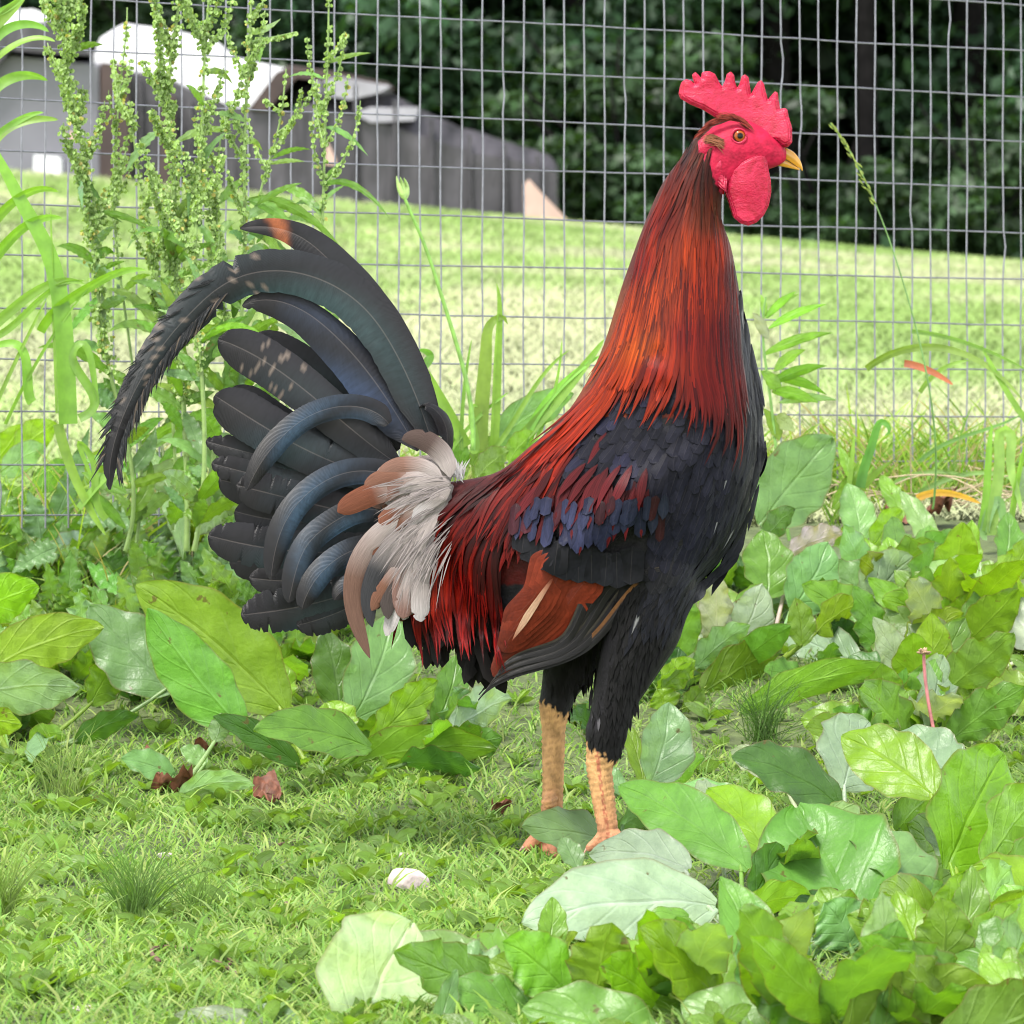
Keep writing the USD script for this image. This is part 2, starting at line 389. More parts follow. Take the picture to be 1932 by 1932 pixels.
perp = np.array([-fdir[1], fdir[0], 0])
for i, c in enumerate(cols):
    zs = np.linspace(rows[0] - 0.012, rows[-1] + 0.02, 40)
    kink = np.zeros(len(zs))
    if rr.random() < 0.3:                                   # stretched wires are kinked between two rows
        zc = rr.choice(rows) + rr.uniform(.01, .04)
        kink = rr.choice([-1, 1]) * rr.uniform(0.002, 0.0035) * np.exp(-((zs - zc) / 0.014) ** 2)
    wob = 0.0006 * np.sin(zs * 31 + i) + rr.normal(0, 0.00012, len(zs)) + kink
    pts = f0 + (c + wob)[:, None] * fdir + np.stack([0 * zs, 0 * zs, zs], 1) - perp * 0.0014
    obj('vertical_wire', tube(pts, 0.00087, 6), 'wire', fence)
# ------------------------------------------------------------------ the rooster (built in units of 0.414 mm: u to the right, v down, w towards the viewer)
S = PX(BIRD)
bird = thing('rooster', 'rooster with red hackles, black breast and arched black tail feathers, standing on plantain leaves', 'rooster', (0.04, BIRD, 0.0))


def W(p):
    p = np.asarray(p, float)
    return np.stack([(p[..., 0] - 966) * S, BIRD - p[..., 2] * S, EYE + (HV - p[..., 1]) * S], -1)


PAIRS = np.array([  # back edge, front edge, half thickness
    (788, 905, 800, 985, 34), (850, 900, 838, 1080, 68), (930, 885, 925, 1190, 105), (1000, 832, 1050, 1235, 142), (1060, 778, 1190, 1190, 168),
    (1105, 708, 1330, 1100, 180), (1135, 638, 1425, 950, 178), (1150, 588, 1440, 800, 158), (1164, 540, 1424, 680, 136), (1183, 485, 1406, 570, 114),
    (1208, 418, 1388, 470, 92), (1242, 342, 1368, 408, 73), (1290, 280, 1370, 368, 60), (1335, 240, 1398, 350, 55), (1390, 220, 1425, 334, 52),
    (1438, 238, 1450, 322, 43), (1474, 268, 1470, 314, 26), (1484, 284, 1482, 304, 10)], float)
PAIRS[:11, [0, 1, 2, 3]] += 0
tt = np.linspace(0, 1, len(PAIRS))
st = PchipInterpolator(tt, PAIRS)(np.linspace(0, 1, 70))
th = np.linspace(0, 2 * np.pi, 56, endpoint=False)
rings = []
for a, b, c, d, hb in st:
    cen, e = np.array([(a + c) / 2, (b + d) / 2]), np.array([(a - c) / 2, (b - d) / 2])
    L = np.linalg.norm(e)
    inset = 9 if a < 1300 else 2
    e = e * max(0.4, (L - inset) / L)
    q = np.stack([cen[0] + e[0] * np.cos(th), cen[1] + e[1] * np.cos(th), hb * np.sign(np.sin(th)) * np.abs(np.sin(th)) ** 0.92], 1)
    rings.append(q)
rv = np.array(rings)
nt, nr_ = rv.shape[:2]
i, j = np.meshgrid(np.arange(nt - 1), np.arange(nr_), indexing='ij')
q = np.stack([i * nr_ + j, i * nr_ + (j + 1) % nr_, (i + 1) * nr_ + (j + 1) % nr_, (i + 1) * nr_ + j], -1).reshape(-1, 4)
f = quads(q)
v = np.vstack([rv.reshape(-1, 3), rv[0].mean(0), rv[-1].mean(0)])
k = np.arange(nr_)
f = np.vstack([f, np.stack([np.full(nr_, len(v) - 2), (k + 1) % nr_, k], 1), np.stack([np.full(nr_, len(v) - 1), (nt - 1) * nr_ + k, (nt - 1) * nr_ + (k + 1) % nr_], 1)])
body = m3.Manifold(m3.Mesh(np.asarray(v, np.float32), np.asarray(f, np.uint32)))
if body.volume() < 0:
    body = m3.Manifold(m3.Mesh(np.asarray(v, np.float32), np.asarray(f[:, ::-1], np.uint32)))


def ball(p, r):
    return m3.Manifold.sphere(float(r), 20).translate([float(x) for x in p])


def chain(pts):
    out = []
    for a, b in zip(pts[:-1], pts[1:]):
        out.append(m3.Manifold.batch_hull([ball(a[:3], a[3]), ball(b[:3], b[3])]))
    return m3.Manifold.batch_boolean(out, m3.OpType.Add)


limbs = [
    chain([(1300, 850, 118, 62), (1180, 940, 140, 62), (1070, 1040, 128, 42), (990, 1140, 108, 24), (945, 1250, 92, 11)]),       # near wing
    chain([(1300, 850, -118, 62), (1180, 940, -140, 62), (1070, 1040, -128, 42), (990, 1140, -108, 24), (945, 1250, -92, 11)]),  # far wing
    chain([(1220, 1080, 60, 95), (1212, 1180, 78, 72), (1164, 1300, 82, 44), (1143, 1375, 82, 37)]),                             # near thigh
    chain([(1143, 1375, 82, 40), (1138, 1410, 82, 33), (1128, 1440, 83, 24), (1145, 1555, 90, 19.5), (1147, 1580, 90, 20)]),
    chain([(1130, 1130, -70, 90), (1085, 1230, -85, 56), (1058, 1300, -88, 36), (1048, 1335, -88, 31), (1045, 1375, -88, 23), (1044, 1490, -84, 20), (1040, 1565, -80, 21)]),
    # toes of the far foot
    chain([(1038, 1560, -80, 20), (1012, 1588, -74, 13), (996, 1602, -70, 10)]),
    chain([(1042, 1565, -80, 20), (1047, 1598, -62, 16), (1054, 1624, -44, 13), (1060, 1634, -30, 9)]),
    chain([(1040, 1565, -80, 20), (1030, 1600, -84, 15), (1036, 1622, -70, 12)]),
    chain([(1044, 1565, -84, 20), (1080, 1598, -100, 15), (1120, 1618, -112, 11), (1140, 1624, -116, 8)]),
    chain([(1040, 1512, -64, 13), (1034, 1516, -48, 12), (1032, 1516, -40, 9)]),                                                 # spur
    # toes of the near foot
    chain([(1146, 1568, 90, 20), (1126, 1582, 84, 11), (1112, 1592, 80, 8)]),
    chain([(1150, 1572, 92, 20), (1190, 1600, 112, 14), (1235, 1622, 130, 11), (1250, 1628, 136, 8)]),
    chain([(1150, 1572, 90, 20), (1200, 1604, 88, 14), (1255, 1620, 88, 11), (1275, 1626, 88, 8)]),
    chain([(1150, 1572, 88, 20), (1180, 1600, 62, 14), (1210, 1618, 46, 10)])]
body = m3.Manifold.batch_boolean([body] + limbs, m3.OpType.Add)
body = body.refine_to_length(6.0)
mm = body.to_mesh()
bm = trimesh.Trimesh(np.array(mm.vert_properties[:, :3], float), np.array(mm.tri_verts), process=True)
trimesh.smoothing.filter_taubin(bm, 0.5, 0.53, iterations=24)
bv, bf = np.array(bm.vertices), np.array(bm.faces)


def field(anchors):
    a = np.array(anchors, float)
    pos, val = a[:, :2], a[:, 2:]

    def at(p, power=3.2):
        p = np.atleast_2d(np.asarray(p, float))
        d = np.linalg.norm(p[:, None, :2] - pos[None], axis=2) + 4
        w = d ** -power
        return (w[..., None] * val[None]).sum(1) / w.sum(1)[:, None]
    return at


flow = field([
    (1300, 300, -.45, .9), (1350, 330, .05, 1), (1250, 400, -.4, .92), (1370, 420, .12, 1), (1200, 500, -.25, .97), (1300, 500, -.02, 1), (1400, 520, .06, 1), (1165, 600, -.25, .97),
    (1280, 620, -.05, 1), (1390, 640, .05, 1), (1140, 680, -.42, .9), (1220, 690, -.32, .95), (1330, 720, .22, .97), (1390, 760, .12, .98), (1090, 750, -.7, .7), (1040, 810, -.75, .66),
    (960, 880, -.78, .63), (900, 910, -.74, .66), (1000, 900, -.62, .78), (870, 960, -.6, .8), (930, 980, -.42, .9), (800, 1040, -.25, .97), (850, 1110, .0, 1), (920, 1110, .08, 1),
    (940, 1250, .18, 1), (820, 1180, .22, .98), (1010, 990, -.4, .92), (1250, 780, -.45, .9), (1350, 850, -.4, .92), (1120, 860, -.65, .76), (1150, 950, -.3, .95), (1050, 960, -.3, .95),
    (1000, 1010, -.1, 1), (1200, 1000, -.15, 1), (1100, 1030, -.12, 1), (1290, 1010, -.45, .88), (1430, 800, -.03, 1), (1420, 950, -.33, .95), (1340, 1090, -.65, .76), (1250, 1110, -.5, .86),
    (1405, 700, .1, 1), (1200, 1200, -.2, .98), (1150, 1350, -.05, 1), (1060, 1290, 0, 1)])
reds = field([
    (1320, 255, .12, .04, .02), (1300, 300, .14, .04, .02), (1350, 330, .06, .022, .018), (1270, 330, .20, .035, .02), (1230, 420, .24, .028, .015), (1340, 420, .15, .05, .018),
    (1280, 480, .42, .075, .014), (1350, 480, .38, .055, .012), (1200, 500, .23, .022, .012), (1390, 520, .11, .012, .01), (1240, 560, .50, .095, .012), (1320, 560, .36, .045, .01),
    (1180, 620, .50, .095, .012), (1205, 660, .60, .16, .018), (1290, 640, .25, .022, .01), (1360, 640, .17, .014, .01), (1400, 650, .07, .008, .008), (1230, 700, .32, .03, .01),
    (1130, 740, .52, .08, .012), (1060, 800, .48, .055, .012), (1000, 850, .42, .04, .014), (1340, 740, .22, .018, .016), (1390, 780, .13, .012, .014), (950, 890, .22, .03, .03),
    (900, 930, .13, .015, .015), (1000, 930, .30, .03, .012), (850, 1000, .22, .02, .012), (800, 1100, .45, .05, .012), (870, 1100, .42, .02, .01), (930, 1100, .2, .012, .01),
    (850, 1200, .24, .012, .01), (930, 1220, .25, .012, .01), (1000, 1000, .15, .015, .01)])
face_poly = Polygon([(1322, 262), (1345, 240), (1385, 226), (1425, 222), (1500, 270), (1490, 330), (1440, 350), (1405, 415), (1378, 400), (1347, 345), (1326, 305)])
import shapely
inface = shapely.contains_xy(face_poly, bv[:, 0], bv[:, 1])
BLACK = np.array([.006, .0055, .0065])
bc = np.tile(BLACK, (len(bv), 1))
neckz = (bv[:, 1] < 790) & (bv[:, 0] < 1400 + 0 * bv[:, 1]) | ((bv[:, 0] < 1010) & (bv[:, 1] < 1100))
bc[neckz] = reds(bv[neckz]) * 0.2
bc[inface] = (.31, .008, .033)
jag = 5 * np.sin(bv[:, 0] * .55) + 4 * np.sin(bv[:, 0] * 1.3 + bv[:, 2])
leg = (bv[:, 1] > 1330 + (bv[:, 0] - 1025) * .55 + jag) & (bv[:, 0] < 1095) & (bv[:, 2] < 0) | (bv[:, 1] > 1402 + (bv[:, 0] - 1105) * .62 + jag) & (bv[:, 2] > 0)
leg &= bv[:, 1] > 1310
leg |= bv[:, 1] > 1490
bc[leg] = np.array([.40, .225, .095])
low = np.clip((bv[:, 1] - 1480) / 120, 0, 1)[:, None]
bc[leg] = (bc * (1 - low) + np.array([.40, .17, .10]) * low)[leg]
redl = leg & (np.abs(bv[:, 0] - (1126 + (bv[:, 1] - 1430) * .14)) < 3.5) & (bv[:, 2] > 82) & (np.sin(bv[:, 1] * .7) > -.5)
bc[redl] = (.29, .10, .055)
# scutes: shallow rings down the front of the shanks
ringz = np.where(leg & (bv[:, 1] < 1560), 1.3 * np.sin(bv[:, 1] * 0.50 + bv[:, 0] * .12), 0)
bc[leg] *= (1 - .22 * (np.sin(bv[:, 1] * 0.50 + bv[:, 0] * .12) < -.55))[leg][:, None]
nrm = np.array(trimesh.Trimesh(bv, bf, process=False).vertex_normals)
bv = bv + nrm * ringz[:, None]
obj('body', (W(bv), bf[:, ::-1]), 'body_look', bird, True, None, bc)

# depth maps of the body, near and far side
G, U0, V0, NU, NV = 4.0, 560.0, 160.0, 260, 380
tri = bv[bf]
ar = np.linalg.norm(np.cross(tri[:, 1] - tri[:, 0], tri[:, 2] - tri[:, 0]), axis=1)
pick = RNG.choice(len(bf), 700000, p=ar / ar.sum())
r1, r2 = np.sqrt(RNG.random(len(pick))), RNG.random(len(pick))
sp = tri[pick, 0] * (1 - r1)[:, None] + tri[pick, 1] * (r1 * (1 - r2))[:, None] + tri[pick, 2] * (r1 * r2)[:, None]
gi, gj = ((sp[:, 1] - V0) / G).astype(int), ((sp[:, 0] - U0) / G).astype(int)
ok = (gi >= 0) & (gi < NV) & (gj >= 0) & (gj < NU)
near, farm = np.full((NV, NU), -1e9), np.full((NV, NU), 1e9)
np.maximum.at(near, (gi[ok], gj[ok]), sp[ok, 2])
np.minimum.at(farm, (gi[ok], gj[ok]), sp[ok, 2])


def filled(g, bad):
    idx = distance_transform_edt(bad, return_distances=False, return_indices=True)
    return gaussian_filter(g[tuple(idx)], 2.5)


bad = near < -1e8
near, farm = filled(near, bad), filled(farm, bad)


def depth(uv, side=1):
    uv = np.atleast_2d(uv)
    c = np.stack([(uv[:, 1] - V0) / G - .5, (uv[:, 0] - U0) / G - .5])
    g = near if side > 0 else farm
    gr = [map_coordinates(x, c, order=1, mode='nearest') for x in (g, np.gradient(g, axis=1) / G, np.gradient(g, axis=0) / G)]
    n = np.stack([-np.clip(gr[1], -1.6, 1.6), -np.clip(gr[2], -1.6, 1.6), np.ones(len(uv))], 1) * (1 if side > 0 else np.array([-1, -1, 1]) * -1)
    if side < 0:
        n = np.stack([np.clip(gr[1], -1.6, 1.6), np.clip(gr[2], -1.6, 1.6), -np.ones(len(uv))], 1)
    return gr[0], unit(n)


def lance(t, peak=0.42):
    return np.where(t < peak, np.sqrt(np.clip(t / peak, 0, 1)) * .9 + .1, np.clip(1 - ((t - peak) / (1 - peak)) ** 1.7, 0.02, 1))


def rounded(t):
    return np.clip(np.minimum((t / .12) ** .6, 1), .12, 1) * np.sqrt(np.clip(1 - np.clip((t - .80) / .20, 0, 1) ** 2.2, 0.01, 1))


def vane(cen, nrmv, wl, wr, nu=5, camber=0.18, col=None, fray=0.0, rng=RNG, wave=0.0, rnd=0.3):
    """One feather in (u, v, w): centre line, normals, half widths on both sides."""
    n = len(cen)
    T = unit(np.gradient(cen, axis=0))
    A = unit(np.cross(nrmv, T))
    N = np.cross(T, A)
    s = np.linspace(-1, 1, nu)
    t = np.linspace(0, 1, n)
    wl, wr = np.broadcast_to(wl, n).copy(), np.broadcast_to(wr, n).copy()
    if fray:
        for w_ in (wl, wr):
            cut = rng.random(n) < fray * .22 * np.clip(t * 1.6 - .25, 0, 1)
            w_[cut] *= rng.uniform(.55, .9, cut.sum())
            w_ *= 1 - np.abs(rng.normal(0, .09 * fray, n))
    wd = np.where(s[None] < 0, -s[None] ** 1 * -1 * wl[:, None], s[None] * wr[:, None])
    h = -camber * np.abs(wd) * np.abs(s[None]) ** 1.3
    if wave:
        ph = rng.uniform(0, 6)
        h = h + wave * (s[None] ** 2) * np.sin(t[:, None] * 21 + ph + 2.5 * s[None])
    vv = cen[:, None] + A[:, None] * wd[..., None] + N[:, None] * h[..., None]
    ln = np.concatenate([[0], np.cumsum(np.linalg.norm(np.diff(cen, axis=0), axis=1))]) / 50
    uv = np.stack(np.broadcast_arrays((s[None] + 1) / 2, ln[:, None]), -1).reshape(-1, 2)
    if callable(col):
        tt_, ss_ = np.broadcast_arrays(t[:, None], s[None])
        c = col(tt_.ravel(), ss_.ravel(), vv.reshape(-1, 3))
    else:
        c = np.tile(np.asarray(col, float), (n * nu, 1))
    fc = quads(grid_faces(n, nu))
    sn = unit(unit(nrmv)[:, None] * (1 - rnd * .8) + N[:, None] * rnd * .8 + A[:, None] * (s * rnd)[None, :, None]).reshape(-1, 3)
    wv = W(vv.reshape(-1, 3))
    sn = np.stack([sn[:, 0], -sn[:, 2], -sn[:, 1]], 1)
    m_ = fc[len(fc) // 4]
    if np.dot(np.cross(wv[m_[1]] - wv[m_[0]], wv[m_[2]] - wv[m_[0]]), sn[m_[0]]) < 0:
        fc = fc[:, ::-1]
    return wv, fc, c, uv, sn


def walk(base, length, n, rng, bend=0.0, turn=0.0):
    p, out = np.array(base, float), []
    for k_ in range(n):
        out.append(p.copy())
        d = flow(p)[0]
        d = d / np.linalg.norm(d)
        a = turn + bend * k_ / n
        d = np.array([d[0] * math.cos(a) - d[1] * math.sin(a), d[0] * math.sin(a) + d[1] * math.cos(a)])
        p = p + d * length / (n - 1)
    return np.array(out)


def lay(base, length, width, col, side, rng, n=9, nu=3, lift=(2, 11), prof=lance, camber=.25, floor=None, turn_sd=.07, fray=0, bend_sd=.10, rnd=.3):
    uvp = walk(base, length, n, rng, rng.normal(0, bend_sd), rng.normal(0, turn_sd))
    w, nn = depth(uvp, side)
    t = np.linspace(0, 1, n)
    sg = 1 if side > 0 else -1
    if floor is not None:
        w = sg * np.maximum(sg * w, floor)
    w = w + sg * (lift[0] + (lift[1] - lift[0]) * t ** .8)
    cen = np.column_stack([uvp, w])
    return vane(cen, nn, width * prof(t), width * prof(t), nu, camber, col, fray, rng, 0.0, rnd)


def spots(poly, gap, rng, tries=9000):
    pg = Polygon(poly)
    a, b, c, d = pg.bounds
    out, grid = [], {}
    for _ in range(tries):
        p = (rng.uniform(a, c), rng.uniform(b, d))
        key = (int(p[0] // gap), int(p[1] // gap))
        if any((p[0] - q_[0]) ** 2 + (p[1] - q_[1]) ** 2 < gap * gap for x in (-1, 0, 1) for y in (-1, 0, 1) for q_ in grid.get((key[0] + x, key[1] + y), [])):
            continue
        if not shapely.contains_xy(pg, *p):
            continue
        grid.setdefault(key, []).append(p)
        out.append(p)
    return out


r = np.random.default_rng(21)


def redcol(jit, dark_edge=.35, tipgain=1.0):
    def f_(t, s, vv):
        c = reds(vv[:, :2]) * jit * np.array([.285, .165, .15])
        e = 1 - dark_edge * np.abs(s) ** 2
        return np.clip(c * e[:, None] * (0.75 + .45 * t * tipgain)[:, None], 0.002, .9)
    return f_


# neck hackles
NECK = [(1300, 268), (1345, 250), (1336, 330), (1356, 395), (1384, 500), (1394, 600), (1390, 680), (1330, 640), (1265, 610), (1184, 700), (1104, 775), (1140, 690), (1169, 600), (1190, 520), (1220, 430), (1252, 345)]
NECK2 = [(1300, 268), (1345, 250), (1336, 330), (1356, 395), (1384, 500), (1392, 660), (1200, 690), (1104, 775), (1140, 690), (1169, 600), (1190, 520), (1220, 430), (1252, 345)]
for side in (1, -1):
    sp_ = Soup()
    for p in sorted(spots(NECK if side > 0 else NECK2, 9.5, r, 16000), key=lambda q_: -q_[1]):
        frac = np.clip((p[1] - 260) / 400, 0, 1)
        L_ = (60 + 150 * min(1, frac * 1.5)) * r.uniform(.85, 1.15)
        if p[0] > 1385 and p[1] > 560:
            L_ *= .62
        if p[1] > 600 and 1180 < p[0] < 1290:
            L_ = min(L_, 745 - p[1])
        if L_ < 30:
            continue
        wd = (3.6 + 3.6 * min(1, frac * 1.5)) * r.uniform(.8, 1.2)
        sp_.add(*lay(p, L_, wd, redcol(r.choice([.45, .8, 1.0, 1.3, 1.75], p=[.14, .26, .3, .2, .1]), .35), side, r, lift=(2 + 6 * np.clip((p[1] - 450) / 190, 0, 1), 6 + 9 * np.clip((p[1] - 450) / 190, 0, 1)), turn_sd=.035, bend_sd=.05))
    sp_.build('hackle_feathers', 'hackle_look', bird, kind='stuff')
# saddle hackles
SAD = [(1122, 745), (1084, 772), (1026, 830), (946, 888), (872, 915), (835, 965), (800, 1020), (800, 1055), (860, 1050), (930, 1060), (985, 1000), (1030, 925), (1090, 850)]
for side in (1, -1):
    sp_ = Soup()
    for p in sorted(spots(SAD, 10.5, r, 9000), key=lambda q_: -q_[1] + q_[0] * .5):
        L_ = r.uniform(150, 250)
        if p[0] < 960:
            L_ = r.uniform(150, 240)
        if p[0] > 1000:
            L_ = r.uniform(120, 190)
        if p[0] > 955:
            L_ = min(L_, max(60, 1045 - p[1]))
        L_ = min(L_, (1265 - p[1]) * r.uniform(.8, 1.03))
        sp_.add(*lay(p, L_, r.uniform(4.5, 7.5), redcol(r.choice([.25, .6, 1.0, 1.35, 1.6], p=[.2, .2, .3, .2, .1]), .4, 1.2), side, r, n=11, lift=(12, 24) if 900 < p[0] < 1010 else (4, 16), floor=70 if p[0] > 830 else 40, turn_sd=.09))
    sp_.build('saddle_feathers', 'hackle_look', bird, kind='stuff')
# breast, belly and thighs: black
for side in (1, -1):
    sp_ = Soup()
    BRE = [(1398, 540), (1404, 580), (1418, 640), (1436, 740), (1444, 830), (1428, 940), (1395, 1030), (1330, 1100), (1270, 1150), (1200, 1150), (1250, 1060), (1320, 950), (1370, 840), (1392, 740), (1392, 620)]
    for p in sorted(spots(BRE, 13, r), key=lambda q_: -q_[1]):
        g_ = r.uniform(.6, 1.8)
        white = r.random() < .025
        cc = (lambda t, s, vv, g_=g_, white=white: np.where((white & (np.abs(s) < .4) & (t > .5))[:, None],   .16, np.array([.0042, .0043, .006]) * g_ * (1 + .7 * t)[:, None]))
        sp_.add(*lay(p, r.uniform(60, 100), r.uniform(8, 13), cc, side, r, n=8, nu=5, lift=(2, 6), prof=lance, rnd=.12))
    sp_.build('breast_feathers', 'covert_look', bird, kind='stuff')
    sp_ = Soup()
    THI = [(1320, 1100), (1255, 1200), (1212, 1285), (1184, 1360), (1170, 1405), (1108, 1372), (1114, 1290), (1040, 1290), (1100, 1180), (1190, 1100)]
    if side < 0:
        THI = [(1330, 1100), (1265, 1205), (1160, 1240), (1095, 1290), (1075, 1345), (1030, 1310), (1030, 1250), (1100, 1150), (1190, 1100)]
    for p in sorted(spots(THI, 10, r), key=lambda q_: -q_[1]):
        g_ = r.uniform(.5, 1.5)
        cc = np.array([.005, .0047, .005]) * g_
        if 1105 < p[0] < 1165 and 1310 < p[1] < 1390 and r.random() < .14:
            cc = np.array([.11, .105, .115]) * r.uniform(.3, 1.1)
        sp_.add(*lay(p, min(r.uniform(26, 46), 1428 - p[1]), r.uniform(3, 6), cc, side, r, n=5, lift=(1, 6)))
    sp_.build('thigh_feathers', 'fluff_look', bird, kind='stuff')
# fluff below the saddle
sp_ = Soup()
for _ in range(230):
    p = (r.uniform(760, 960), r.uniform(1080, 1240))
    if p[1] > 1150 + (p[0] - 760) * .55:
        continue
    a = r.normal(.25, .25)
    L_ = r.uniform(50, 95)
    cen = np.column_stack([p[0] + np.linspace(0, 1, 6) * L_ * math.sin(a), p[1] + np.linspace(0, 1, 6) * L_ * math.cos(a), np.full(6, r.uniform(-40, 60))])
    t = np.linspace(0, 1, 6)
    sp_.add(*vane(cen, np.tile([r.normal(0, .3), 0, 1.0], (6, 1)), 13 * rounded(t), 13 * rounded(t), 5, .1, np.array([.006, .005, .005]) * r.uniform(.5, 1.6), .6, r))
sp_.build('underside_fluff', 'fluff_look', bird, kind='stuff')


# wing coverts, each its own piece
def region_color(p, rng):
    u, v_ = p
    blue, slate, maroon, blk, orange = np.array([.023, .027, .062]), np.array([.0062, .0062, .0105]), np.array([.034, .0032, .004]), np.array([.0062, .0062, .0075]), np.array([.17, .035, .008])
    if v_ > 958 and u < 1245 and v_ < 1018:
        return blue * rng.uniform(.7, 1.35)
    if v_ >= 1018:
        return blk * rng.uniform(.8, 1.5)
    if u < 1222 and v_ > 860 + (u - 1100) * .12 - (40 if u < 1080 else 0):
        if rng.random() < .07:
            return slate * 1.3
        return maroon * rng.uniform(.75, 1.6)
    if u < 1220 and rng.random() < .45:
        return maroon * rng.uniform(.8, 1.4) if rng.random() < .5 else slate * np.array([1.15, 1.15, 1.45]) * 1.1
    return (slate * rng.uniform(.6, 1.2)) if rng.random() > .012 or u > 1300 else orange


WING = [(1200, 715), (1300, 715), (1395, 800), (1395, 860), (1350, 960), (1290, 1040), (1230, 1060), (1120, 1062), (1040, 1040), (985, 1010), (965, 985), (1000, 910), (1070, 840), (1130, 770)]
count = 0
for side in (1, -1):
    wing = Soup()
    for p in sorted(spots(WING, 17.0, r, 12000), key=lambda q_: -q_[1] + .25 * (1400 - q_[0])):
        c0 = region_color(p, r)
        big = np.clip((p[1] - 740) / 300, 0, 1)
        mar = c0[0] > .028 and c0[0] < .14 and c0[2] < .02
        L_, wd = (40 + 46 * big) * r.uniform(.85, 1.2), (12 + 6 * big) * r.uniform(.8, 1.15)
        if p[1] > 935 and p[0] < 1238:
            continue
        lf = (3, 7)
        if mar:
            L_, wd = L_ * 1.4, wd * .68
            if p[1] + L_ * .95 > 950:
                lf = (8, 33)
        g1 = r.uniform(.55, .9)
        cc = lambda t, s, vv, c0=c0, g1=g1: np.clip(c0[None] * (g1 + .7 * t * (1 - .6 * np.abs(s) ** 3))[:, None], 0, 1)
        args = lay(p, L_, wd, cc, side, r, n=9, nu=5, lift=lf, prof=lance if mar else rounded, turn_sd=.10, fray=.15, rnd=.10)
        if side > 0 and count < 300:
            count += 1
            obj('covert_feather', (args[0], args[1]), 'hackle_look' if mar else 'covert_look', bird, True, args[3], args[2], nrm=args[4])
        else:
            wing.add(*args)
    # the black greater coverts with their scalloped edge, and the blue bar above them
    edge = spline([(984, 1040), (1012, 1066), (1045, 1082), (1078, 1094), (1112, 1096), (1148, 1104), (1185, 1098)], 10)
    for q_, e_ in enumerate(edge):
        up_ = np.array([r.uniform(-2, 10), -r.uniform(62, 74)])
        line = e_ + up_[None] * np.linspace(1, 0, 10)[:, None]
        w_, nn_ = depth(line, side)
        g1 = r.uniform(.8, 1.4)
        a_ = vane(np.column_stack([line, w_ + side * np.linspace(21, 27, 10)]), nn_, 24 * rounded(np.linspace(0, 1, 10)), 23 * rounded(np.linspace(0, 1, 10)), 7, .08, lambda t, s, vv, g1=g1: np.array([.0062, .0062, .0078]) * g1 * (.7 + .6 * t)[:, None], .1, r, 0, .14)
        obj('greater_covert', (a_[0], a_[1]), 'covert_look', bird, True, a_[3], a_[2], nrm=a_[4])
    for q_ in range(34):
        row = q_ % 2
        u_ = 980 + 268 * (q_ // 2) / 16 + r.normal(0, 4)
        v0_ = (938 if row else 958) + r.normal(0, 6) + (10 if u_ < 1010 else 0)
        L_ = r.uniform(46, 88) if not row else r.uniform(34, 60)
        dr_ = unit(np.array([-.16 - .1 * math.sin(u_), 1.0]))
        line = np.array([u_, v0_]) + dr_ * L_ * np.linspace(0, 1, 10)[:, None]
        w_, nn_ = depth(line, side)
        k_ = np.clip((u_ - 1090) / 150, 0, 1)
        c0 = (np.array([.018, .020, .044]) * (1 - k_) + np.array([.009, .011, .018]) * k_) * r.uniform(.55, 1.2) * (np.array([1.9, .45, .3]) if r.random() < .16 else 1)
        hw = r.uniform(8, 13.5)
        t_ = np.linspace(0, 1, 10)
        a_ = vane(np.column_stack([line, w_ + side * np.linspace(26 + 2 * row, 31 + 2 * row, 10)]), nn_, hw * (rounded(t_) if q_ % 3 else lance(t_, .55)), hw * (rounded(t_) if q_ % 3 else lance(t_, .55)), 7, .1, lambda t, s, vv, c0=c0: c0 * (.75 + .45 * t)[:, None] * (1 - .3 * np.abs(s) ** 3)[:, None], .3, r, 0, .09)
        obj('blue_covert', (a_[0], a_[1]), 'covert_look', bird, True, a_[3], a_[2], nrm=a_[4])
    wing.build('far_covert_feathers', 'covert_look', bird, kind='stuff')


def quill(name, look, pts, width, col, roll=0.0, prof=rounded, n=80, nu=9, camber=.15, fray=0.0, wl=1.0, wr=1.0, wave=0.0, parent=None, label=None):
    """A large feather along the points (u, v, w)."""
    cen = spline(pts, n)
    t = np.linspace(0, 1, n)
    wd = np.interp(t, np.linspace(0, 1, len(width)), width) if np.ndim(width) else width
    nn = np.tile([math.sin(roll), 0, math.cos(roll)], (n, 1))
    a = vane(cen, nn, wd * wl * prof(t), wd * wr * prof(t), nu, camber, col, fray, r, wave)
    return obj(name, (a[0], a[1]), look, parent or bird, True, a[3], a[2], label=label, nrm=a[4])


